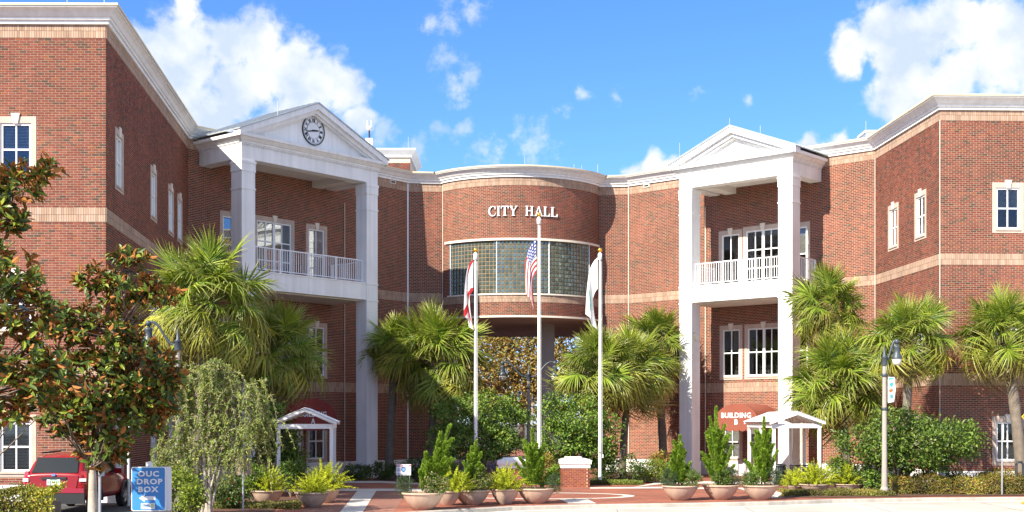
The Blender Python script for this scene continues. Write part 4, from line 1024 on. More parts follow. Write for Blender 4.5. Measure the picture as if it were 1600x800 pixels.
# small two legged notice
DN = 52.5; X = PX(630.5, DN); z0, z1 = PZ(742.5, DN), PZ(725.5, DN); w = 23 * DN / FPX; o = empty('notice_sign', (X, DN, 0)); tag(o, 'small white LOOK IT UP notice sign near the clock portico column', 'sign')
mb = MB(); mb.box(-w / 2, w / 2, 0, .02, z0, z1); mb.build('panel', M_['sign_white'], o)
for x in (-w / 2 + .06, w / 2 - .06): mb = MB(); mb.tube([(x, .03, 0), (x, .03, z1 - .02)], .01, 6); mb.build('leg', M_['steel'], o)
hh = z1 - z0; T2 = lambda x, z: Matrix(((1, 0, 0, x), (0, 0, -1, -.004), (0, 1, 0, z), (0, 0, 0, 1)))
mb = MB(); add_mesh(mb, text_mesh('"LOOK IT UP"', .11, .001, .003), T2(0, z1 - .065)); mb.build('lettering', M_['sign_red'], o)
mb = MB(); mb.extrude([(x * .09, -.006, (z0 + z1) / 2 + z * .1) for x, z in ((-1, 1), (0, 1.25), (1, 1), (1, -.3), (0, -1.2), (-1, -.3))], (0, .005, 0)); mb.build('shield', M_['sign_navy'], o)
mb = MB(); mb.extrude([(x * .055, -.009, (z0 + z1) / 2 + z * .06) for x, z in ((-1, 1), (0, 1.25), (1, 1), (1, -.3), (0, -1.2), (-1, -.3))], (0, .003, 0)); mb.build('shield_centre', M_['sign_logo_blue'], o)
mb = MB()
for sx in (-1, 1):
    for j in range(2): mb.box(sx * .19 - .07, sx * .19 + .07, -.004, 0, (z0 + z1) / 2 + .03 - j * .07 - .012, (z0 + z1) / 2 + .03 - j * .07 + .012)
mb.box(-w / 2 + .05, w / 2 - .05, -.004, 0, z0 + .035, z0 + .06); mb.build('small_print', M_['sign_navy'], o)
# signs seen from the side or back
def post_sign(x, D, zt, pw, ph, label, m, rz, diamond=False, pr=.03):
    X = PX(x, D); o = empty('sign_post', (X, D, 0), rz); tag(o, label, 'sign'); mb = MB(); mb.tube([(0, .03, 0), (0, .03, zt)], pr, 8); mb.build('post', M_['steel'], o)
    mb = MB(); zc = zt - ph / 2
    pl = [(0, ph / 2), (pw / 2, 0), (0, -ph / 2), (-pw / 2, 0)] if diamond else rrect(pw, ph, .04)
    mb.extrude([(a, -.012, zc + b) for a, b in pl], (0, .012, 0)); mb.build('panel', m, o)
    if diamond:
        mb = MB()
        for k in range(4):
            a, b = pl[k], pl[(k + 1) % 4]; q = [(a[0] * .93, a[1] * .93), (b[0] * .93, b[1] * .93), (b[0] * .86, b[1] * .86), (a[0] * .86, a[1] * .86)]
            mb.add([(x, -.015, zc + z) for x, z in q], [(0, 1, 2, 3)])
        mb.build('border', M_['black'], o)
    return o
post_sign(1567, 49.4, PZ(663, 49.4), .46, .6, 'slim grey post with a white sign seen nearly edge on', M_['sign_white'], R(74))
post_sign(1617, 47.4, PZ(630, 47.4), 1.0, 1.0, 'yellow diamond warning sign cut by the right edge', M_['sign_yellow'], 0, True)
post_sign(380, 40.5, PZ(715, 40.5), .5, .55, 'grey signpost showing its rusty back before the weeping tree', mat('rusty_sign_back', (.36, .27, .22), .7, .4, 6), R(185))
post_sign(158, 27.0, PZ(722, 27.0), .25, .3, 'thin grey post standing right beside the magnolia trunk', M_['steel'], R(80))
# white slim pole beside the car
mb = MB(); mb.tube([(0, 0, 0), (0, 0, PZ(640, 40))], .045, 8); o = empty('white_pole', (PX(201, 40), 40, 0)); tag(o, 'slim white pole behind the red car', 'pole'); mb.build('shaft', M_['sign_white'], o); mb = MB(); mb.sphere((0, 0, PZ(640, 40) + .03), .06, 10); mb.build('cap', M_['sign_white'], o)
# dark bent pipe by the right palm
mb = MB(); X = PX(1588, 50.2); zt = PZ(722, 50.2); mb.tube([(0, 0, 0), (0, 0, zt - .1), (.05, 0, zt), (.2, 0, zt), (.27, 0, zt - .1), (.27, 0, zt - .5)], .05, 8); o = mb.build('vent_pipe', M_['black_metal']); o.location = (X, 50.2, 0); tag(o, 'dark bent pipe beside the palm trunk at the right edge', 'pipe')

# ------------------------------------------------------------------ bench and bin under the right canopy
o = empty('bench', (PX(1249, 56.5), 56.5, 0), R(200)); tag(o, 'black slatted bench under the right canopy', 'bench')
for i in range(5): mb = MB(); mb.box(-.75, .75, -.28 + i * .11, -.20 + i * .11, .43, .455); mb.build('seat_slat', M_['black_metal'], o)
for i in range(5): mb = MB(); mb.box(-.75, .75, .28 + i * .02, .31 + i * .02, .50 + i * .09, .565 + i * .09); mb.build('back_slat', M_['black_metal'], o)
for x in (-.7, .7):
    mb = MB(); mb.tube([(x, -.3, 0), (x, -.26, .42), (x, .26, .42), (x, .42, .98)], .025, 6); mb.build('frame', M_['black_metal'], o); mb = MB(); mb.tube([(x, .3, .42), (x, .36, 0)], .025, 6); mb.build('leg', M_['black_metal'], o); mb = MB(); mb.tube([(x, -.3, .42), (x, -.28, .66), (x, .28, .66)], .025, 6); mb.build('armrest', M_['black_metal'], o)
o = empty('litter_bin', (PX(1217, 56.8), 56.8, 0)); tag(o, 'black litter bin at the left of the black bench', 'litter bin')
mb = MB(); mb.lathe([(.001, .05), (.25, .05), (.29, .85), (.27, .85)], 20); mb.build('body', M_['black_metal'], o)
for i in range(20):
    a = 2 * math.pi * i / 20; mb = MB(); mb.tube([(.26 * math.cos(a), .26 * math.sin(a), 0), (.31 * math.cos(a), .31 * math.sin(a), .86)], .012, 4); mb.build('slat', M_['black_metal'], o)
mb = MB(); mb.lathe([(.32, .85), (.33, .88), (.30, .92), (.18, .97), (.12, .97)], 20); mb.build('lid', M_['black_metal'], o)

# ------------------------------------------------------------------ red sport utility car
M_['car_red'] = mat('car_red', (0.23, 0.004, 0.008), .3, .04, 1.0, coat=.5, spec=.3)
M_['tyre'] = mat('tyre_rubber', (0.018, 0.018, 0.019), .85, .2, 6)
M_['car_black'] = mat('black_plastic', (0.02, 0.02, 0.022), .55, .1, 4)
M_['car_glass'] = mat('car_glass', (0.012, 0.014, 0.016), .05, .05, 2, spec=.8)
M_['tail_red'] = mat('tail_light', (0.45, 0.02, 0.02), .15, .05, 4, coat=1.0)
M_['tail_white'] = mat('tail_clear', (0.75, 0.70, 0.68), .15, .05, 4, coat=1.0)
M_['alloy'] = mat('alloy_rim', (0.5, 0.5, 0.52), .3, .1, 3, metallic=.8)
M_['chrome'] = mat('chrome', (0.7, 0.7, 0.72), .12, .05, 3, metallic=1.0)
M_['plate_green'] = mat('plate_green', (0.05, 0.25, 0.12), .5, .03, 2)
M_['plate_orange'] = mat('plate_orange', (0.75, 0.30, 0.03), .5, .03, 2)
DCAR = 36.4
PAD = .2
sheet('parking_bay', [(-24, 33.0), (-9.9, 33.0), (-9.9, 41.6), (-24, 41.6)], PAD, mat('asphalt', (.06, .06, .06), .95, .2, .8, .2, 40))
car = empty('parked_car', (PX(84, DCAR), DCAR, PAD), R(-1)); tag(car, 'red sport utility car parked with its rear to the viewer, half behind the magnolia', 'car')
secs = []
for y, zr, zb, wb, wr in ((0.02, 1.12, .42, .82, .78), (.06, 1.14, .40, .87, .80), (.18, 1.30, .36, .90, .76), (.42, 1.60, .34, .91, .70), (.62, 1.67, .33, .915, .68), (1.4, 1.71, .33, .92, .68), (2.3, 1.70, .33, .92, .67), (2.75, 1.60, .33, .92, .66), (3.35, 1.16, .33, .91, .74), (3.6, 1.06, .33, .90, .74), (4.2, .95, .35, .87, .70), (4.45, .78, .40, .78, .60)):
    belt = min(1.06, zr - .05) if y < 3.3 else min(.98, zr - .06)
    half = [(0, zb), (wb * .86, zb), (wb * .98, zb + .14), (wb, (zb + belt) / 2 + .05), (wb * .985, belt - .06), (wb * .95, belt), ((wb * .95 + wr) / 2, (belt + zr) / 2), (wr, zr - .05), (wr * .8, zr), (0, zr + .02)]
    secs.append([(x, y, z) for x, z in half] + [(-x, y, z) for x, z in half[-2:0:-1]])
mb = MB(); n = len(secs[0]); vs = [p for s in secs for p in s]
mb.add(vs, [(i * n + j, i * n + (j + 1) % n, (i + 1) * n + (j + 1) % n, (i + 1) * n + j) for i in range(len(secs) - 1) for j in range(n)] + [tuple(range(n - 1, -1, -1)), tuple(range((len(secs) - 1) * n, len(secs) * n))], 0, None, (1, 1, 1), True)
body = mb.build('body', M_['car_red'], car); sub = body.modifiers.new('subdivision', 'SUBSURF'); sub.levels = 2; sub.render_levels = 2
def patch(name, pts, m, th=(0, -.012, 0), parent=car): q = MB(); q.extrude(pts, th); return q.build(name, m, parent)
patch('rear_window', [(-.66, .10, 1.16), (.66, .10, 1.16), (.58, .385, 1.585), (-.58, .385, 1.585)], M_['car_glass'], (0, -.035, .02))
patch('tailgate', [(-.62, .03, .66), (.62, .03, .66), (.70, .045, 1.10), (-.70, .045, 1.10)], M_['car_red'], (0, -.03, 0))
patch('trim_bar', [(-.36, .0, 1.0), (.36, .0, 1.0), (.36, .0, 1.06), (-.36, .0, 1.06)], M_['car_black'], (0, -.035, 0))
pl = patch('licence_plate', [(-.19, -.008, .83), (.19, -.008, .83), (.19, -.008, 1.0), (-.19, -.008, 1.0)], M_['sign_white'], (0, -.015, 0))
mb = MB()
for i in range(6): mb.box(-.15 + i * .05 + (.02 if i > 2 else 0), -.118 + i * .05 + (.02 if i > 2 else 0), -.027, -.0231, .88, .95, 0)
mb.sphere((0.01, -.02, .915), .025, 8, 1); mb.box(-.10, .10, -.027, -.0231, .965, .985, 0); mb.build('plate_print', [M_['plate_green'], M_['plate_orange']], pl)
for s in (-1, 1):
    patch('tail_light', [(s * .70, .05, .86), (s * .895, .13, .86), (s * .86, .20, 1.22), (s * .74, .12, 1.22)], M_['tail_red'], (s * .02, -.045, 0))
    patch('reversing_light', [(s * .71, .03, .93), (s * .89, .10, .93), (s * .885, .11, 1.02), (s * .715, .04, 1.02)], M_['tail_white'], (s * .02, -.05, 0))
    patch('side_window', [(s * .87, .55, 1.11), (s * .875, 2.75, 1.11), (s * .72, 2.45, 1.58), (s * .715, .75, 1.60)], M_['car_glass'], (s * .03, 0, 0))
    patch('door_line', [(s * .925, 1.35, .5), (s * .925, 1.37, .5), (s * .925, 1.37, 1.05), (s * .925, 1.35, 1.05)], M_['car_black'], (s * .004, 0, 0))
    patch('door_handle', [(s * .915, 1.15, .93), (s * .915, 1.33, .93), (s * .915, 1.33, .97), (s * .915, 1.15, .97)], M_['car_red'], (s * .03, 0, 0))
    mb = MB(); mb.box(-.11, .11, -.06, .06, -.08, .08); q = mb.build('mirror', M_['car_red'], car, Matrix.Translation((s * 1.0, 2.6, 1.14)))
    for y in (.95, 3.55):
        wm = MB(); T = Matrix.Translation((s * .80, y, .36)) @ Matrix.Rotation(R(90) * s, 4, 'Y'); wm.lathe([(.21, -.09), (.33, -.10), (.36, -.07), (.36, .07), (.33, .11), (.23, .115)], 28, M=T); wh = wm.build('wheel', M_['tyre'], car)
        rm = MB(); rm.lathe([(.001, .08), (.06, .10), (.08, .08)], 14, M=T)
        for k in range(5): rm.box(.05, .22, -.035, .035, .07, .095, 0, T @ Matrix.Rotation(2 * math.pi * k / 5, 4, 'Z'))
        rm.lathe([(.20, .07), (.235, .11), (.24, .02)], 24, M=T); rm.build('rim', M_['alloy'], wh)
        ar = MB(); ar.tube([(s * .915, y + .42 * math.cos(a), .36 + .42 * math.sin(a)) for a in np.linspace(-.1, math.pi + .1, 15)], .05, 6); ar.build('wheel_arch', M_['car_black'], car)
patch('bumper', [(-.9, .02, .30), (.9, .02, .30), (.90, .0, .60), (-.90, .0, .60)], M_['car_black'], (0, -.09, 0))
patch('bumper_top', [(-.88, .0, .61), (.88, .0, .61), (.86, .02, .74), (-.86, .02, .74)], M_['car_red'], (0, -.07, 0))
patch('badge', [(-.05, .0, 1.09), (.05, .0, 1.09), (.05, .01, 1.15), (-.05, .01, 1.15)], M_['chrome'], (0, -.035, 0))
mb = MB(); mb.tube([(-.62, .7, 1.73), (-.62, 2.2, 1.75)], .025, 6); mb.tube([(.62, .7, 1.73), (.62, 2.2, 1.75)], .025, 6); mb.build('roof_rail', M_['car_black'], car)
# ------------------------------------------------------------------ vegetation helpers
M_['leaf'] = mat('leaf', (1, 1, 1), .45, .18, 2.5, attr=True, transl=.28, spec=.4)
M_['needle'] = mat('needle_leaf', (1, 1, 1), .6, .18, 3, attr=True, transl=.22, spec=.3)
M_['frond'] = mat('palm_frond', (1, 1, 1), .42, .15, 1.5, attr=True, transl=.26, spec=.45, objrand=.28)
M_['glossy_leaf'] = mat('glossy_leaf', (1, 1, 1), .42, .15, 3, attr=True, transl=.2, spec=.35)
M_['rust_leaf'] = mat('rust_leaf_back', (0.36, 0.15, 0.042), .75, .25, 3, spec=.2, transl=.08)
M_['bark'] = mat('bark', (0.17, 0.135, 0.10), .95, .35, 3, .5, 30)
M_['pale_bark'] = mat('pale_bark', (0.42, 0.37, 0.30), .95, .35, 5, .4, 30)
M_['palm_bark'] = mat('palm_bark', (0.19, 0.155, 0.12), .95, .3, 4, .5, 35, streak=.2)
M_['boot'] = mat('palm_boot', (0.24, 0.17, 0.11), .95, .3, 6, .3, 40)
M_['planter'] = mat('planter_concrete', (0.52, 0.38, 0.285), .8, .12, 2.5, .12, 40, streak=.15)
M_['soil'] = mat('potting_soil', (0.05, 0.035, 0.025), .95, .4, 8, .5, 40)

def unit(a): return a / np.maximum(np.linalg.norm(a, axis=-1, keepdims=True), 1e-9)
def rand_dirs(n, r=rng): return unit(r.normal(size=(n, 3)))
def leaf_arrays(pos, ax, nr, L, W, col, fold=.25, curl=.0):
    n = len(pos); ax = unit(ax); side = unit(np.cross(nr, ax)); nr = unit(np.cross(ax, side))
    L = np.broadcast_to(L, n)[:, None]; W = np.broadcast_to(W, n)[:, None]
    mid = pos + ax * L * .45
    a = pos; b = mid + side * W * .5 + nr * W * fold; c = pos + ax * L - nr * L * curl; d = mid - side * W * .5 + nr * W * fold
    V = np.stack([a, b, c, d], 1).reshape(-1, 3); base = np.arange(n)[:, None] * 4
    F = np.concatenate([base + np.array([[0, 2, 1]]), base + np.array([[0, 3, 2]])], 1).reshape(-1, 3)
    return V, F, np.repeat(col, 4, 0)
def pal(n, cols, p=None, jit=.2, r=rng):
    c = np.asarray(cols)[r.choice(len(cols), n, p=p)]; return c * r.uniform(1 - jit, 1 + jit, (n, 1))
def lump_points(lumps, n_cl, per, spread, r=rng, shell=.55, flat=1.0):
    lumps = np.asarray(lumps, float); w = lumps[:, 3] * lumps[:, 4] * lumps[:, 5]; k = r.choice(len(lumps), n_cl, p=w / w.sum())
    d = rand_dirs(n_cl, r); rad = r.uniform(shell ** 3, 1, (n_cl, 1)) ** (1 / 3)
    c = lumps[k, :3] + d * rad * lumps[k, 3:6]
    P = np.repeat(c, per, 0) + r.normal(size=(n_cl * per, 3)) * spread * np.array([1, 1, flat])
    O = np.repeat(d, per, 0)
    return P, O, c
def leafy_crown(lumps, n_cl, per, spread, L, W, cols, r, p=None, shell=.5, up=.6, m='leaf', jit=.25, flat=.7):
    P, O, C = lump_points(lumps, n_cl, per, spread, r, shell, flat); n = len(P)
    ax = unit(O * .5 + rand_dirs(n, r) * .9 + np.array([0, 0, .15])); nr = unit(O * .5 + rand_dirs(n, r) * .6 + np.array([0, 0, up]))
    clj = np.repeat(r.uniform(.8, 1.2, (n_cl, 1)), per, 0)
    V, F, Cc = leaf_arrays(P, ax, nr, L * r.uniform(.7, 1.25, n), W * r.uniform(.7, 1.25, n), pal(n, cols, p, jit, r) * clj, .2, .1)
    return mesh_np('crown', V, F, [M_[m]], Cc), C
def limbs(mb, base, tips, r0, r, k=9, levels=True):
    base = Vector(base)
    for t in tips:
        t = Vector(t); a = base.lerp(t, .35) + Vector((0, 0, .12 * (t - base).length)); b = base.lerp(t, .7) + Vector((r.normal() * .06, r.normal() * .06, .06)) * (t - base).length
        mb.tube([base, a, b, t], [r0, r0 * .7, r0 * .4, r0 * .15], 6)

GREEN = [(.085, .17, .022), (.13, .24, .03), (.18, .29, .04), (.06, .12, .02), (.24, .31, .05)]
def bush_tree(name, x, D, lumps_px, label, seed, stems, n_cl=420, per=22, L=.12, W=.065, cols=GREEN, cat='tree', group=None, trunk_r=.05, spread=.16, bark='bark', m='leaf', shell=.5, depth=None, base_z=0.0):
    """lumps_px: (x, y, rx, ry) as bearings at distance D, given real depth equal to their breadth"""
    r = np.random.default_rng(seed); k = D / FPX; X = PX(x, D)
    o = empty(name, (X, D, 0)); tag(o, label, cat, group)
    lumps = [((a - CX) * k - X, r.uniform(-.3, .3) * c * k, PZ(b, D), c * k, (depth or c) * k, d * k) for a, b, c, d in lumps_px]
    me, C = leafy_crown(lumps, n_cl, per, spread, L, W, cols, r, shell=shell, m=m); link('crown', me, o)
    mb = MB(); idx = r.choice(len(C), min(len(C), 26), replace=False)
    zs = min(l[2] for l in lumps)
    for s in range(stems):
        bx = r.uniform(-.25, .25) * (stems > 1); by = r.uniform(-.2, .2) * (stems > 1); top = Vector((bx * 3, by * 2, max(.25, zs)))
        mb.tube([(bx, by, base_z - .05), (bx * 1.6, by, top.z * .5), top], [trunk_r, trunk_r * .85, trunk_r * .7], 7)
        limbs(mb, top, C[idx[s::stems]], trunk_r * .6, r)
    mb.build('trunk', M_[bark], o); return o

# ------------------------------------------------------------------ sabal palms
def frond_mesh(seed, droop, nleaf=46, Rl=.90, pet=1.05, young=False, dry=0.0, dcol=(.26, .17, .07)):
    r = np.random.default_rng(seed); V = []; F = []; C = []
    def ribbon(pts, ws, up, cols):
        b = len(V); pts = [np.array(p) for p in pts]
        for i, p in enumerate(pts):
            t = pts[min(i + 1, len(pts) - 1)] - pts[max(i - 1, 0)]; t = t / (np.linalg.norm(t) + 1e-9); s = np.cross(up, t); s /= (np.linalg.norm(s) + 1e-9); nn = np.cross(t, s)
            V.extend([p - s * ws[i] - nn * ws[i] * .55, p, p + s * ws[i] - nn * ws[i] * .55]); C.extend([cols[i]] * 3)
        for i in range(len(pts) - 1):
            q = b + 3 * i; F.extend([(q, q + 1, q + 4, q + 3), (q + 1, q + 2, q + 5, q + 4)])
    arch = .10 * pet
    pg = np.array((.13, .17, .04)); 
    pp_ = [(pet * t, 0, arch * math.sin(math.pi * t * .6)) for t in np.linspace(0, 1, 5)]
    ribbon(pp_, [.035, .026, .02, .016, .012], np.array((0, 0, 1.0)), [pg * .9] * 5)
    hub = np.array(pp_[-1]); span = R(70 if young else 128)
    g0 = np.array((.075, .16, .02)); g1 = np.array((.33, .41, .045)); tip = np.array((.55, .50, .14))
    for i in range(nleaf):
        a = -span + 2 * span * i / (nleaf - 1) + r.normal() * .05; L = Rl * (.72 + .28 * math.cos(a / 1.5)) * r.uniform(.78, 1.12)
        d = np.array((math.cos(a), math.sin(a), 0)); st = hub + np.array((.30 * max(0, math.cos(a)) * (1 - abs(a) / 3), 0, -.04 * abs(math.cos(a))))
        dr = droop * r.uniform(.3, 1.9); pts = []; cup = .16 * abs(math.sin(a))
        for f in (0, .25, .5, .75, 1.0):
            z = cup * f * L - dr * L * f ** 2.2 * (.9 + .4 * abs(math.sin(a))); sh = 1 - .22 * dr * f * f
            pts.append(st + d * L * f * sh + np.array((0, r.normal() * .012 * f, z)))
        mixv = r.uniform(0, 1); c0 = g0 * (1 - mixv) + g1 * mixv; tp = tip * r.uniform(.5, 1.0) * (.45 + .55 * r.random())
        if dry: c0 = c0 * (1 - dry) + np.array(dcol) * dry; tp = tp * (1 - dry) + np.array(dcol) * 1.1 * dry
        cols = [c0, c0, c0 * 1.05, c0 * .65 + tp * .35, tp]
        ribbon(pts, [.012, .021, .021, .014, .003], np.array((0, 0, 1.0)), cols)
    V = np.array(V); return mesh_np('frond', V, np.array(F), [M_['frond']], np.array(C))
FRONDS = {'up': [frond_mesh(11 + i, .22) for i in range(3)], 'mid': [frond_mesh(21 + i, .45) for i in range(4)], 'low': [frond_mesh(31 + i, .80, dry=(.05, .2, .5)[i], dcol=(.55, .46, .07)) for i in range(3)], 'young': [frond_mesh(41, .1, 22, .9, .7, True)], 'dry': [frond_mesh(51 + i, 1.1, dry=.75) for i in range(2)]}
def palm(xc, yc, rpx, D, label, seed, trunk_x=None, nf=73, boots=True, tr=.17, ndry=2, bend=0.0):
    r = np.random.default_rng(seed); Xb = PX(trunk_x if trunk_x is not None else xc, D); X = PX(xc, D); zc = PZ(yc, D); sc = rpx * D / FPX / 1.70
    o = empty('palm_tree', (Xb, D, 0)); tag(o, label, 'palm tree', 'sabal palms in front of the building'); top = Vector((X - Xb, 0, zc - .05))
    mb = MB(); n = 14; pts = []; rs = []
    for i in range(n + 1):
        t = i / n; pts.append((top.x * t ** 1.5, bend * t * t, top.z * t)); rs.append(tr * (1.15 - .25 * t + (.25 * max(0, 1 - t * 9))) * r.uniform(.96, 1.05))
    mb.tube(pts, rs, 12); mb.build('trunk', M_['palm_bark'], o)
    if boots:
        bb = MB(); nb = 46
        for i in range(nb):
            t = 1 - (1.25 * (i / nb)) / max(top.z, 1.3); a = i * 2.39996; p = Vector((top.x * max(t, 0) ** 1.5, bend * t * t, top.z * t))
            T = Matrix.Translation(p) @ Matrix.Rotation(a, 4, 'Z') @ Matrix.Translation((tr * .8, 0, 0)) @ Matrix.Rotation(R(-62 + r.uniform(-8, 8)), 4, 'Y')
            l = r.uniform(.22, .40); bb.add([(0, -.055, -.015), (0, .055, -.015), (l, .02, -.01), (l, -.02, -.01), (0, -.05, .03), (0, .05, .03), (l, .016, .012), (l, -.016, .012)], [(0, 3, 2, 1), (4, 5, 6, 7), (0, 1, 5, 4), (1, 2, 6, 5), (2, 3, 7, 6), (3, 0, 4, 7)], 0, T)
        bb.build('leaf_bases', M_['boot'], o)
    for i in range(nf):
        f = i / nf; az = i * 2.39996 + r.normal() * .15; el = 84 - 128 * f ** .85 + r.normal() * 10
        kind = 'young' if f < .06 else 'up' if f < .30 else 'mid' if f < .72 else 'low'
        if i >= nf - ndry: kind = 'dry'; el = -58 + r.normal() * 8
        me = FRONDS[kind][r.integers(len(FRONDS[kind]))]
        M = Matrix.Translation((top.x, bend, top.z + .10 * (1 - f))) @ Matrix.Rotation(az, 4, 'Z') @ Matrix.Rotation(-R(el), 4, 'Y') @ Matrix.Rotation(r.normal() * .7, 4, 'X') @ Matrix.Scale(sc * r.uniform(.78, 1.14), 4)
        link('frond', me, o, M)
    return o
palm(325, 478, 92, 43.0, 'large sunlit palm in front of the left wing side wall', 1, 304)
palm(428, 556, 74, 54.0, 'dark shaded palm below the clock portico balcony', 2, 425)
palm(618, 548, 48, 64.0, 'slender palm with shaggy collar right of the clock portico column', 3, 608, tr=.2, nf=60)
palm(682, 566, 72, 63.0, 'full sunlit palm left of the left hand flagpole', 4, 672, nf=81)
palm(938, 582, 64, 62.0, 'bushy yellow green palm nearest the drum pillar, left of three', 5, 940, nf=81)
palm(984, 590, 66, 64.0, 'middle palm of the three behind the right hand flagpole', 6, 972, nf=79)
palm(1026, 545, 56, 66.8, 'palm touching the left column of the right portico', 7, 1037, nf=68, tr=.2)
palm(1293, 486, 58, 58.5, 'tall palm right of the right portico, upper crown', 8, 1322, nf=68)
palm(1312, 606, 74, 56.8, 'low palm beside the right white canopy', 9, 1325, nf=81)
palm(1422, 536, 64, 51.6, 'palm just right of the street lamp with the banner', 10, 1413, nf=71)
palm(1570, 530, 68, 52.2, 'palm at the right edge before the first floor window', 11, 1597, nf=71, tr=.22)

# ------------------------------------------------------------------ magnolias at the left
def magnolia(x, D, lumps_px, label, seed, n_wh, trunk, nsingle=300, Lf=.20):
    r = np.random.default_rng(seed); k = D / FPX; X = PX(x, D); o = empty('magnolia_tree', (X, D, 0)); tag(o, label, 'magnolia tree')
    lumps = np.array([((a - CX) * k - X, 0, PZ(b, D), c * k, min(c, 70) * k, d * k) for a, b, c, d in lumps_px])
    w = lumps[:, 3] * lumps[:, 5]; q = r.choice(len(lumps), n_wh, p=w / w.sum()); d = rand_dirs(n_wh, r); rad = r.uniform(.25, 1, (n_wh, 1)) ** .5
    tips = lumps[q, :3] + d * rad * lumps[q, 3:6]; out = unit(d * .8 + np.array([0, -.1, .65])); nl = 9
    P = np.repeat(tips, nl, 0) + r.normal(size=(n_wh * nl, 3)) * .025 - np.repeat(out, nl, 0) * r.uniform(0, .16, (n_wh * nl, 1)); Dn = np.repeat(out, nl, 0)
    perp = unit(np.cross(Dn, rand_dirs(n_wh * nl, r))); ang = r.uniform(R(25), R(88), (n_wh * nl, 1))
    ax = Dn * np.cos(ang) + perp * np.sin(ang); ax[:, 2] -= .1; nr = unit(Dn * np.sin(ang) - perp * np.cos(ang) + rand_dirs(n_wh * nl, r) * .75)
    nr = np.where(r.random((len(nr), 1)) < .16, -nr, nr); n = len(P); L = Lf * r.uniform(.7, 1.2, n); W = L * r.uniform(.34, .44, n)
    cols = pal(n, [(.05, .09, .014), (.075, .125, .018), (.12, .18, .022), (.24, .30, .03), (.035, .06, .012)], [.2, .27, .25, .16, .12], .2, r)
    far = np.ones(n, bool); pick = r.choice(n, nsingle, replace=False); far[pick] = False
    def two_sided(P, ax, nr, L, W, cols):
        ax = unit(ax); side = unit(np.cross(nr, ax)); nr = unit(np.cross(ax, side)); Vs = []; L_ = L[:, None]; W_ = W[:, None]
        for off in (0, -.004):
            b = P + nr * off
            Vs.append(np.stack([b, b + ax * L_ * .30 + side * W_ * .46 + nr * W_ * .16, b + ax * L_ * .70 + side * W_ * .42 + nr * W_ * .12, b + ax * L_ - nr * L_ * .10, b + ax * L_ * .70 - side * W_ * .42 + nr * W_ * .12, b + ax * L_ * .30 - side * W_ * .46 + nr * W_ * .16, b + ax * L_ * .5], 1))
        m = len(P); V = np.concatenate(Vs, 1).reshape(-1, 3); base = np.arange(m)[:, None] * 14
        t = np.array([(0, 1, 6), (1, 2, 6), (2, 3, 6), (3, 4, 6), (4, 5, 6), (5, 0, 6)]); T = np.concatenate([t, t[:, ::-1] + 7], 0)
        F = (base[:, :, None] + T[None]).reshape(-1, 3); mi = np.tile(np.r_[np.zeros(6), np.ones(6)], m)
        return V, F, np.repeat(cols, 14, 0), mi
    V, F, C, mi = two_sided(P[far], ax[far], nr[far], L[far], W[far], cols[far])
    cr = link('foliage', mesh_np('foliage', V, F, [M_['glossy_leaf'], M_['rust_leaf']], C, mi), o); cr['kind'] = 'stuff'
    variants = []
    for i in range(5):
        V, F, C, mi = two_sided(np.zeros((1, 3)), np.array([[1., 0, 0]]), np.array([[0, 0, 1.]]), np.array([1.0]), np.array([.39]), np.array([[(.06, .095, .014), (.09, .135, .018), (.15, .20, .022), (.27, .32, .03), (.11, .15, .02)][i]]))
        variants.append(mesh_np('leaf', V, F, [M_['glossy_leaf'], M_['rust_leaf']], C, mi))
    for i in pick:
        a = Vector(unit(ax[i])); nn = Vector(nr[i]); s = nn.cross(a).normalized(); nn = a.cross(s); l = float(L[i])
        M = Matrix(((a.x * l, s.x * l, nn.x * l, P[i, 0]), (a.y * l, s.y * l, nn.y * l, P[i, 1]), (a.z * l, s.z * l, nn.z * l, P[i, 2]), (0, 0, 0, 1)))
        link('leaf', variants[r.integers(5)], o, M)
    mb = MB(); tp = [Vector(p) for p in trunk]; mb.tube(tp, [(.13, .11, .07, .045, .03, .015)[i] for i in range(len(tp))], 10); mb.build('trunk', M_['pale_bark'], o)
    bb = MB()
    for i in r.choice(n_wh, min(n_wh, 130), replace=False):
        t = Vector(tips[i]); j = min(range(len(tp)), key=lambda q: (tp[q] - t).length + max(0, tp[q].z - t.z + .3) * 2); b = tp[j]
        mid = b.lerp(t, .55) + Vector((r.normal() * .08, r.normal() * .08, -.05)); bb.tube([b, mid, t], [.022, .014, .006], 5)
    bb.build('branches', M_['bark'], o); return o
DM = 26.0
magnolia(143, DM, [(205, 400, 30, 16), (150, 435, 40, 22), (200, 450, 50, 34), (110, 500, 44, 40), (160, 525, 62, 52), (250, 450, 34, 30), (225, 580, 60, 50), (265, 590, 24, 34), (150, 600, 90, 60), (110, 640, 60, 45), (185, 655, 74, 50), (160, 705, 46, 32), (245, 640, 36, 36), (70, 600, 40, 40)],
         'magnolia tree with rusty leaf backs in front of the red car', 5, 760, [(0, 0, -.1), (.03, 0, 1.0), (.02, 0, 1.9), (.2, .1, 3.2), (.45, .1, 4.6), (.75, .1, 5.9)])
magnolia(-70, 22.5, [(20, 285, 55, 32), (60, 262, 34, 22), (10, 340, 34, 30), (-40, 300, 60, 60), (20, 430, 56, 40), (45, 490, 54, 50), (25, 560, 74, 58), (70, 590, 56, 46), (10, 640, 40, 28), (-60, 450, 70, 120), (-60, 620, 60, 60)],
         'dark magnolia branches reaching in from the left edge', 6, 620, [(0, 0, -.1), (0, 0, 1.6), (.1, 0, 3.2), (.2, 0, 4.8), (.3, 0, 6.4)])

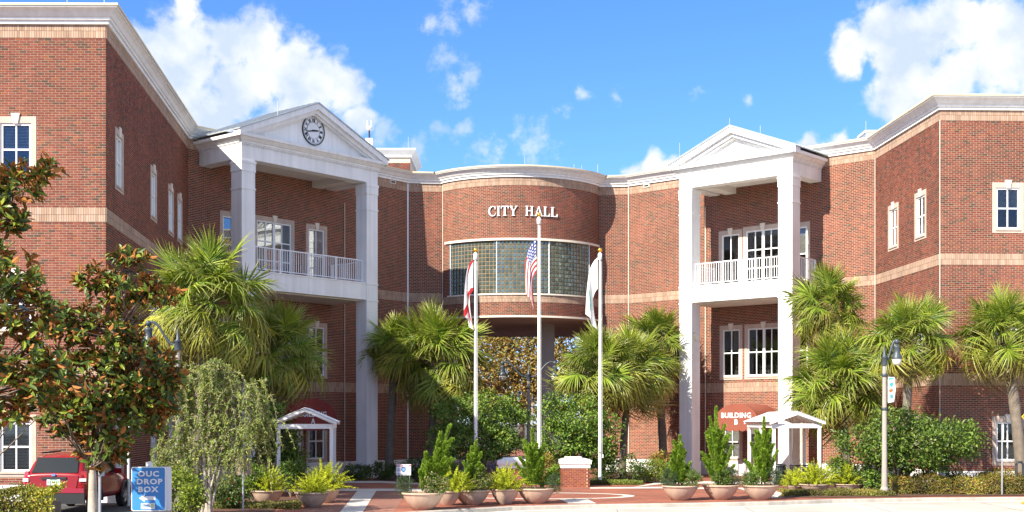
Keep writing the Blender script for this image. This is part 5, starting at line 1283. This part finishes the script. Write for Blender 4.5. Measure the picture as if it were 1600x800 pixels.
# ------------------------------------------------------------------ weeping tree
def weeping(x, D, label, seed):
    r = np.random.default_rng(seed); k = D / FPX; X = PX(x, D); o = empty('weeping_tree', (X, D, 0)); tag(o, label, 'tree')
    P = []; A = []; C = []; tw = MB(); heads = [(295, 600, 34), (335, 590, 28), (300, 650, 45), (360, 640, 42), (390, 620, 34), (408, 660, 16), (340, 680, 50), (285, 690, 36), (265, 720, 22), (375, 700, 40), (320, 720, 44), (335, 572, 10), (268, 590, 14)]
    for s in range(620):
        h = heads[r.integers(len(heads))]; cx, cz = (h[0] - CX) * k - X, PZ(h[1], D); rad = h[2] * k
        p0 = Vector((cx + r.normal() * rad * .55, r.normal() * rad * .6 + r.normal() * .25, cz + r.uniform(-.6, .8) * rad)); ln = r.uniform(.35, 1.1); dx, dy = r.normal() * .3, r.normal() * .3
        pts = []
        for t in np.linspace(0, 1, 6): pts.append(p0 + Vector((dx * t, dy * t, .18 * math.sin(t * 2.6) * ln - ln * t * t * .95)))
        tw.tube(pts, [.007, .006, .005, .004, .003, .002], 3, caps=False); g = r.uniform(.7, 1.25)
        for j in range(58):
            t = r.random() ** .8; q = t * 5; i = min(4, int(q)); p = pts[i].lerp(pts[i + 1], q - i); P.append(p); tv = (pts[i + 1] - pts[i]).normalized(); a = np.array(tv) * .7 + rand_dirs(1, r)[0] * .8; A.append(a); C.append(g)
    P = np.array(P); A = np.array(A); n = len(P); c = pal(n, [(.17, .24, .045), (.22, .30, .06), (.14, .20, .04), (.30, .32, .07), (.34, .32, .12)], None, .2, r) * np.array(C)[:, None]
    V, F, Cc = leaf_arrays(P, A, rand_dirs(n, r), .10 * r.uniform(.7, 1.3, n), .030, c, .1); link('crown', mesh_np('crown', V, F, [M_['needle']], Cc), o)
    tag(tw.build('twigs', M_['pale_bark'], o), kind='stuff')
    mb = MB(); b0 = Vector((0, 0, -.05))
    for tx, tz, rr in ((.35, 2.2, .05), (-.1, 3.1, .055), (.75, 2.6, .04), (-.4, 2.4, .04), (.15, 3.9, .05), (.95, 3.2, .03)):
        t = Vector((tx, r.normal() * .2, tz)); b = b0 + Vector((r.uniform(-.12, .2), 0, 0)); mb.tube([b, b.lerp(t, .4) + Vector((0, 0, .2)), t], [rr * 1.2, rr, rr * .35], 7)
    mb.build('trunk', M_['pale_bark'], o); return o
weeping(318, 38.0, 'grey green weeping tree with thin pale trunks beside the drop box sign', 3)

# ------------------------------------------------------------------ round leaved trees
bush_tree('small_tree', 745, 59.5, [(720, 655, 46, 36), (765, 640, 48, 32), (800, 665, 36, 40), (745, 690, 60, 30), (700, 690, 34, 26), (775, 695, 44, 26)], 'round leafy tree between the left hand and the tallest flagpole', 21, 4, 480, 26, .15, .085)
bush_tree('small_tree', 905, 59.0, [(870, 645, 30, 32), (905, 655, 44, 40), (940, 680, 32, 34), (880, 690, 44, 32), (920, 705, 44, 26)], 'round leafy tree between the tallest and the right hand flagpole', 22, 4, 430, 26, .15, .085)
bush_tree('small_tree', 1405, 50.6, [(1345, 690, 40, 26), (1400, 672, 46, 34), (1440, 690, 60, 34), (1490, 690, 42, 30), (1425, 718, 62, 18), (1510, 680, 24, 18), (1375, 705, 46, 24), (1400, 645, 16, 12)], 'spreading leafy tree below the palms right of the lamp post', 23, 5, 520, 24, .14, .085, [(.075, .14, .02), (.11, .19, .028), (.15, .23, .035), (.05, .10, .018), (.19, .25, .04)])
bush_tree('small_tree', 445, 50.0, [(440, 690, 28, 36), (420, 650, 24, 28), (455, 720, 24, 20), (405, 700, 24, 34)], 'shaded leafy shrub between the weeping tree and the small canopy', 24, 3, 200, 20, .14, .075)
OAK = [(.30, .19, .045), (.36, .24, .055), (.24, .22, .05), (.19, .19, .045), (.42, .30, .09)]
bush_tree('oak_tree', 815, 128.0, [(720, 600, 60, 50), (770, 560, 60, 45), (830, 560, 60, 45), (790, 610, 60, 40), (850, 620, 60, 40), (740, 530, 60, 40), (810, 505, 70, 36), (890, 560, 60, 60), (760, 640, 60, 20), (850, 500, 60, 40)], 'autumn coloured oak behind the passage under the drum', 25, 1, 1500, 14, .36, .2, OAK, trunk_r=.35, spread=.5, shell=.2)
bush_tree('oak_tree', 700, 150.0, [(640, 600, 80, 60), (720, 600, 80, 60), (800, 615, 80, 50), (880, 600, 80, 60), (760, 560, 80, 50)], 'farther olive brown tree filling the back of the passage', 26, 1, 500, 14, .4, .22, [(.14, .13, .035), (.19, .16, .045), (.25, .16, .05)], trunk_r=.35, spread=.5, shell=.2)

# ------------------------------------------------------------------ low shrubs and hedges
def shrub(name, x, y, rx, ry, D, label, seed, cols=GREEN, n_cl=70, per=22, L=.10, W=.055, cat='shrub', group='low shrubs in the beds', up=.6, flowers=None):
    r = np.random.default_rng(seed); k = D / FPX; X = PX(x, D); zc = PZ(y, D); o = empty(name, (X, D, 0)); tag(o, label, cat, group)
    zl = max(.08, min(ry * k, zc - .02)); me, C = leafy_crown([(0, 0, zc, rx * k, rx * k * .7, zl)], n_cl, per, .09, L, W, cols, r, shell=.45); link('foliage', me, o)
    mb = MB(); limbs(mb, (0, 0, -.02), C[:8], .018, r); mb.build('stems', M_['bark'], o)
    if flowers is not None:
        q = C[r.choice(len(C), min(len(C), 22))] + r.normal(size=(min(len(C), 22), 3)) * .05; P = np.repeat(q, 5, 0); V, F, Cc = leaf_arrays(P, rand_dirs(len(P), r), rand_dirs(len(P), r), .06, .05, pal(len(P), [flowers], None, .2, r)); link('flowers', mesh_np('flowers', V, F, [M_['leaf']], Cc), o)
    return o
LIME = [(.20, .28, .035), (.28, .34, .04), (.14, .20, .03)]; DARKG = [(.05, .10, .018), (.075, .14, .024), (.10, .16, .03)]; GOLD = [(.34, .30, .04), (.26, .26, .04), (.16, .20, .03), (.36, .20, .04), (.28, .13, .035)]
for i, a in enumerate((
    (282, 765, 26, 34, 36.0, 'lime green shrub at the foot of the weeping tree', LIME), (300, 778, 18, 20, 35.5, 'small yellow green shrub under the weeping tree trunk', LIME),
    (560, 738, 26, 14, 61.5, 'dark shrub at the foot of the clock portico column', DARKG), (600, 735, 22, 14, 61.8, 'dark shrub around the shaggy collared palm', DARKG), (648, 733, 20, 16, 60.5, 'shaded shrub behind the LOOK IT UP notice', DARKG),
    (690, 738, 30, 18, 57.2, 'green shrub at the foot of the full sunlit palm', GREEN), (850, 730, 26, 22, 57.4, 'golden leaved shrub behind the tallest flagpole', GOLD), (870, 742, 14, 14, 56.6, 'small green shrub left of the front brick pedestal', GREEN),
    (945, 732, 26, 22, 58.4, 'dark round shrub behind the right hand flagpole', DARKG), (985, 732, 34, 24, 58.6, 'wide dark shrub below the three palms', DARKG), (1022, 735, 22, 18, 59.0, 'bright green shrub left of the right portico column', LIME), (1032, 722, 14, 16, 60.0, 'yellow leaved shrub beside the right trunk of the three palms', GOLD),
    (1050, 738, 18, 14, 59.5, 'small green shrub behind the first conifer planter', GREEN), (1345, 742, 26, 18, 51.0, 'dark shrub under the left of the spreading tree', DARKG), (1310, 735, 22, 22, 51.4, 'strap leaved green shrub right of the white canopy', GREEN), (1370, 750, 24, 16, 50.4, 'green shrub at the lamp post with the banner', GREEN),
    (1470, 748, 46, 18, 51.5, 'dark low shrub under the spreading tree', DARKG), (1560, 750, 44, 16, 51.6, 'golden green shrub below the first floor window', GOLD), (455, 742, 24, 22, 47.5, 'strap leaved shrub beside the small white canopy', GREEN), (395, 748, 22, 22, 44.0, 'green shrub left of the fern bowls', GREEN))):
    shrub('shrub', *a[:6], 60 + i, a[6], n_cl=int(36 + a[2] * 1.6))
shrub('rose_bush', 358, 768, 30, 22, 41.5, 'rose bush with small red flowers under the weeping tree', 90, DARKG, 90, 20, flowers=(.55, .03, .10))
def hedge(name, x0, x1, D, dep, zt, label, seed, n, cols, L=.085, W=.045, kind=None, cat='hedge'):
    r = np.random.default_rng(seed); a, b = PX(x0, D), PX(x1, D); o = empty(name, ((a + b) / 2, D, 0)) if not kind else None
    u = r.uniform(a, b, n); q = r.random(n); bump = .10 * np.sin(u * 2.3 + seed) + .08 * np.sin(u * 5.1)
    h = zt * (1 + bump); top = q < .5
    y = np.where(top, r.uniform(0, dep, n), r.normal(0, .05, n)) + D; z = np.where(top, h, r.uniform(.02, 1, n) * h) + r.normal(0, .05, n) * min(1, zt * 2)
    P = np.stack([u, y, np.maximum(z, .03)], 1); O = np.where(top[:, None], np.array([[0, -.2, 1.]]), np.array([[0, -1., .3]]))
    nr = unit(O + rand_dirs(n, r) * .7); ax = unit(rand_dirs(n, r) + O * .3); patchy = (.8 + .3 * np.sin(u * 1.7 + 1.3 * seed) + .15 * np.sin(u * 4.3))[:, None]
    V, F, C = leaf_arrays(P, ax, nr, L * r.uniform(.7, 1.3, n), W * r.uniform(.7, 1.3, n), pal(n, cols, None, .25, r) * patchy, .2)
    if kind:
        ob = link(name, mesh_np(name, V, F, [M_['leaf']], C)); tag(ob, label, cat, kind='stuff'); return ob
    V[:, 0] -= (a + b) / 2; V[:, 1] -= D; link('foliage', mesh_np('foliage', V, F, [M_['leaf']], C), o); tag(o, label, cat)
    mb = MB()
    for i in range(int((b - a) / .3)): x = a + .15 + i * .3 - (a + b) / 2; mb.tube([(x, dep / 2, -.02), (x + .05, dep / 2, zt * .8)], .012, 4)
    mb.box(a - (a + b) / 2 + .1, b - (a + b) / 2 - .1, .12, dep - .1, 0, zt * .72); mb.build('stems', M_['bark'], o); return o
hedge('hedge', -20, 84, 31.0, .9, 1.2, 'yellow green clipped hedge at the lower left corner before the car', 1, 5200, [(.26, .29, .035), (.36, .37, .04), (.17, .21, .03), (.40, .32, .05)], .075, .045)
hedge('hedge', 1392, 1625, 49.6, 1.0, .62, 'long low golden green hedge along the kerb at the right', 2, 9000, [(.24, .26, .04), (.34, .31, .05), (.38, .24, .05), (.15, .19, .03), (.28, .16, .045)])
hedge('ground_cover', 1222, 1400, 48.6, 1.1, .18, 'low green ground cover along the kerb right of the conifer planters', 3, 7000, [(.19, .24, .04), (.15, .20, .03), (.28, .25, .05), (.24, .13, .045)], .06, .035, kind='stuff', cat='ground cover')
hedge('ground_cover', 922, 1005, 57.2, .8, .16, 'low green ground cover at the foot of the right hand flagpole', 4, 3500, [(.16, .22, .035), (.23, .26, .04), (.11, .17, .03)], .06, .035, kind='stuff', cat='ground cover')
hedge('ground_cover', 330, 470, 41.5, 1.6, .14, 'low ground cover before the fern bowls at the left', 5, 5000, [(.19, .23, .04), (.26, .27, .04), (.13, .16, .03), (.3, .2, .06)], .06, .035, kind='stuff', cat='ground cover')

# ------------------------------------------------------------------ planters, conifers and ferns
def planter(x, ybase, wpx, label, hk=.40, rel=None):
    X, D = G(x, ybase); r_ = wpx * D / FPX / 2; h = r_ * 2 * hk; o = empty('planter_bowl', (X, D + r_ * .35, 0)); tag(o, label, 'planter', 'round concrete planter bowls')
    mb = MB(); mb.lathe([(.001, 0), (r_ * .42, 0), (r_ * .46, .02), (r_ * .62, h * .22), (r_ * .80, h * .50), (r_ * .92, h * .78), (r_ * .95, h * .88), (r_, h * .90), (r_ * 1.01, h * .96), (r_, h), (r_ * .92, h), (r_ * .90, h * .9)], 36); b = mb.build('bowl', M_['planter'], o)
    mb = MB(); mb.lathe([(.001, h * .93), (r_ * .6, h * .925), (r_ * .905, h * .90)], 30); mb.build('soil', M_['soil'], o)
    rr = np.random.default_rng(int(x)); n = 260; a = rr.uniform(0, 2 * math.pi, n); q = r_ * .9 * np.sqrt(rr.random(n)); P = np.stack([q * np.cos(a), q * np.sin(a), np.full(n, h * .93)], 1); out = np.stack([np.cos(a), np.sin(a), rr.uniform(-.2, 1.0, n)], 1)
    V, F, C = leaf_arrays(P, out + rand_dirs(n, rr) * .5, rand_dirs(n, rr), rr.uniform(.08, .2, n), .012, pal(n, [(.38, .29, .14), (.30, .22, .11), (.2, .2, .07)], None, .2, rr)); tag(link('dry_grass', mesh_np('dry_grass', V, F, [M_['leaf']], C), o), kind='stuff')
    return X, D + r_ * .35, h * .92, r_
def conifer(X, D, z0, h, rad, label, seed, lean=0.0, flames=26, bright=1.0):
    r = np.random.default_rng(seed); o = empty('conifer', (X, D, z0)); tag(o, label, 'conifer', 'upright conifers in the bowls')
    P = []; A = []; O = []; sp = MB(); sp.tube([(0, 0, -.05), (lean * .5, 0, h * .5), (lean, 0, h * .93)], [.035, .025, .008], 6)
    pl = [((0, 0, h * .30), (0, 0, h), rad * .30)]
    for i in range(flames):
        a = i * 2.39996 + r.normal() * .3; t0 = .04 + .62 * (i / flames) ** 1.1; rr = rad * (1 - t0) ** .75 * r.uniform(.7, 1.45); l = h * r.uniform(.16, .36) * (1.15 - t0 * .6)
        pl.append(((rr * .25 * math.cos(a), rr * .25 * math.sin(a), t0 * h), (rr * math.cos(a), rr * math.sin(a), t0 * h + l), rad * r.uniform(.15, .26)))
    for b, t, w in pl:
        b, t = np.array(b), np.array(t); ln = np.linalg.norm(t - b); m = int(150 + 520 * ln); f = r.random(m); wid = w * np.sin(np.clip(f * 1.15 + .18, 0, 1) * math.pi * .95) ** .8
        d = rand_dirs(m, r); c = b[None] * (1 - f[:, None]) + t[None] * f[:, None]; c[:, 0] += lean * (c[:, 2] / h) ** 1.0
        p = c + d * (wid * r.uniform(.35, 1, m))[:, None]; ax = unit((t - b) / ln * 1.0 + d * .75 + rand_dirs(m, r) * .3); P.append(p); A.append(ax); O.append(d)
        bb, tt = Vector(b), Vector(t); bb.x += lean * bb.z / h; tt.x += lean * tt.z / h; sp.tube([bb * .9, bb.lerp(tt, .8)], [.014, .005], 4, caps=False)
    P = np.concatenate(P); A = np.concatenate(A); O = np.concatenate(O); n = len(P); P[:, 2] = np.maximum(P[:, 2], .02)
    c = pal(n, [(.15, .26, .022), (.21, .34, .028), (.28, .41, .035), (.085, .16, .02)], None, .22, r) * bright
    V, F, C = leaf_arrays(P, A, unit(O + rand_dirs(n, r) * .5), .085 * r.uniform(.7, 1.3, n), .034, c, .2); link('foliage', mesh_np('foliage', V, F, [M_['needle']], C), o); sp.build('stem', M_['bark'], o); return o
def fern_mesh(seed, n_pl=62):
    r = np.random.default_rng(seed); P = []; A = []; C = []; st = MB()
    for i in range(n_pl):
        a = i * 2.39996 + r.normal() * .2; el = R(8 + 74 * (1 - (i / n_pl)) ** 1.1); ln = r.uniform(.68, 1.05); g = r.uniform(.75, 1.25)
        d = np.array((math.cos(a) * math.cos(el), math.sin(a) * math.cos(el), math.sin(el))); pts = []
        for t in np.linspace(0, 1, 7): p = d * ln * t; p = p + np.array((0, 0, .05 * math.sin(t * 3) - .10 * t * t * math.cos(el))); pts.append(p)
        pts = np.array(pts); m = 120; f = r.random(m) ** .85; q = f * 6; k = np.minimum(5, q.astype(int)); p = pts[k] + (pts[k + 1] - pts[k]) * (q - k)[:, None]; tv = unit(pts[k + 1] - pts[k]); dd = rand_dirs(m, r)
        w = .055 * np.sin(np.clip(f * .95 + .12, 0, 1) * math.pi) ** .7 + .012
        P.append(p); A.append(unit(dd + tv * .9)); C.append(np.stack([w, np.full(m, g), f], 1)); st.tube([Vector(x) for x in pts[::2]], [.007, .006, .004, .002], 3, caps=False)
    P = np.concatenate(P); A = np.concatenate(A); X = np.concatenate(C); n = len(P)
    c = pal(n, [(.38, .43, .025), (.46, .50, .03), (.30, .36, .022)], None, .15, r) * X[:, 1:2] * (.75 + .5 * X[:, 2:3])
    V, F, Cc = leaf_arrays(P, A, rand_dirs(n, r), X[:, 0] * 1.45, .020, c, .15); return mesh_np('plumes', V, F, [M_['needle']], Cc), st.mesh('stems', M_['needle'])
FERN = [fern_mesh(i) for i in range(3)]
def fern(X, D, z, sc, label, k, rz=0):
    o = empty('foxtail_fern', (X, D, z), rz); tag(o, label, 'fern', 'yellow green foxtail ferns'); o.scale = (sc, sc, sc * .92); a, b = FERN[k % 3]; link('plumes', a, o); 
    return o
def pot_shrub(X, D, z, rx, rz, label, seed, cols, L=.07, W=.035, n=60):
    r = np.random.default_rng(seed); o = empty('potted_shrub', (X, D, z)); tag(o, label, 'shrub', 'shrubs in the bowls'); me, C = leafy_crown([(0, 0, rz * .85, rx, rx, rz)], n, 22, .05, L, W, cols, r, shell=.4); link('foliage', me, o); mb = MB(); limbs(mb, (0, 0, 0), C[:7], .012, r); mb.build('stems', M_['bark'], o)
ROSE = [(.045, .085, .035), (.06, .11, .045), (.08, .13, .05)]; BOX = [(.10, .17, .025), (.15, .22, .03), (.07, .12, .02), (.30, .22, .12)]
# central row
X, D, z, r_ = planter(660, 797, 68, 'large bowl planter nearest the brick walk, with leaning conifer'); k = D / FPX
conifer(X + .05, D + .25, z, (768 - 662) * k, .48, 'tall conifer leaning right in the bowl nearest the brick walk', 1, .82); pot_shrub(X + .42, D - .2, z, .5, .36, 'round blushed shrub at the foot of the leaning conifer', 2, BOX); pot_shrub(X - .6, D - .1, z, .24, .30, 'blue green tuft on the left of the leaning conifer bowl', 3, ROSE, .09, .012)
X, D, z, r_ = planter(698, 790, 44, 'small bowl planter half hidden behind the leaning conifer bowl', .52); fern(X + .18, D, z - .05, 1.12, 'foxtail fern right of the leaning conifer', 0)
X, D, z, r_ = planter(737, 789, 58, 'bowl planter in the shadow between two foxtail ferns'); k = D / FPX
conifer(X - .1, D + .15, z, (768 - 690) * k, .36, 'small conifer behind the foxtail fern, left of centre', 4, .25, 18); pot_shrub(X + .3, D, z, .4, .42, 'mixed shrub in the bowl between the two foxtail ferns', 5, BOX); pot_shrub(X + .05, D + .2, z, .3, .6, 'blue green upright shrub in the bowl between the ferns', 6, ROSE, .1, .014)
X, D, z, r_ = planter(789, 788, 46, 'small deep bowl planter holding the middle foxtail fern', .52); fern(X, D, z - .05, 1.12, 'foxtail fern in the small deep bowl left of the tallest flagpole', 1, 1.0)
X, D, z, r_ = planter(838, 787, 60, 'bowl planter at the foot of the tallest flagpole'); k = D / FPX
conifer(X - .02, D + .1, z, (764 - 672) * k, .55, 'spiky conifer in front of the tallest flagpole', 7, -.12); pot_shrub(X + .62, D - .1, z - .1, .26, .34, 'blue green tuft spilling over the bowl by the tallest flagpole', 8, ROSE, .09, .012)
# right row
for i, (x, yb, w, top, nm) in enumerate(((1064, 782, 58, 683, 'first'), (1128, 781, 58, 640, 'second'), (1190, 781, 57, 655, 'third'))):
    X, D, z, r_ = planter(x, yb, w, '%s bowl planter from the left in the row by the terracotta awning' % nm); k = D / FPX
    conifer(X + (-.05, -.12, .06)[i], D + .1, z, (762 - top) * k, (.36, .46, .46)[i], '%s conifer from the left in the row by the terracotta awning' % nm, 11 + i, (.06, -.04, .1)[i], 26, 1.05)
    pot_shrub(X + (.42, -.05, -.38)[i], D - .2, z, .32, .32, 'boxy shrub at the foot of the %s conifer by the terracotta awning' % nm, 31 + i, BOX[:3]); pot_shrub(X + (-.4, .45, .5)[i], D - .05, z, .28, .34, 'blue green tuft beside the %s conifer by the terracotta awning' % nm, 41 + i, ROSE, .1, .014)
# left bowls
X, D, z, r_ = planter(416, 788, 52, 'left hand fern bowl beside the weeping tree', .42); fern(X, D, z - .04, 1.12, 'foxtail fern in the left hand bowl beside the weeping tree', 2)
X, D, z, r_ = planter(486, 793, 54, 'fern bowl before the small white canopy', .44); fern(X + .05, D, z - .04, .95, 'foxtail fern in the bowl before the small white canopy', 0, 2.0)
X, D, z, r_ = planter(507, 786, 46, 'fern bowl tucked behind the one before the small canopy', .46); fern(X, D, z - .02, 1.25, 'big foxtail fern touching the post of the small white canopy', 1, 3.0)
# right bowls
for x, yb, w, s, nm in ((1242, 769, 34, .95, 'leftmost'), (1275, 771, 48, 1.2, 'middle'), (1327, 770, 46, 1.15, 'rightmost')):
    X, D, z, r_ = planter(x, yb, w, '%s low bowl of the three fern bowls before the bench' % nm, .30); fern(X, D, z - .02, s, '%s foxtail fern of the three before the bench' % nm, int(x) % 3, x)
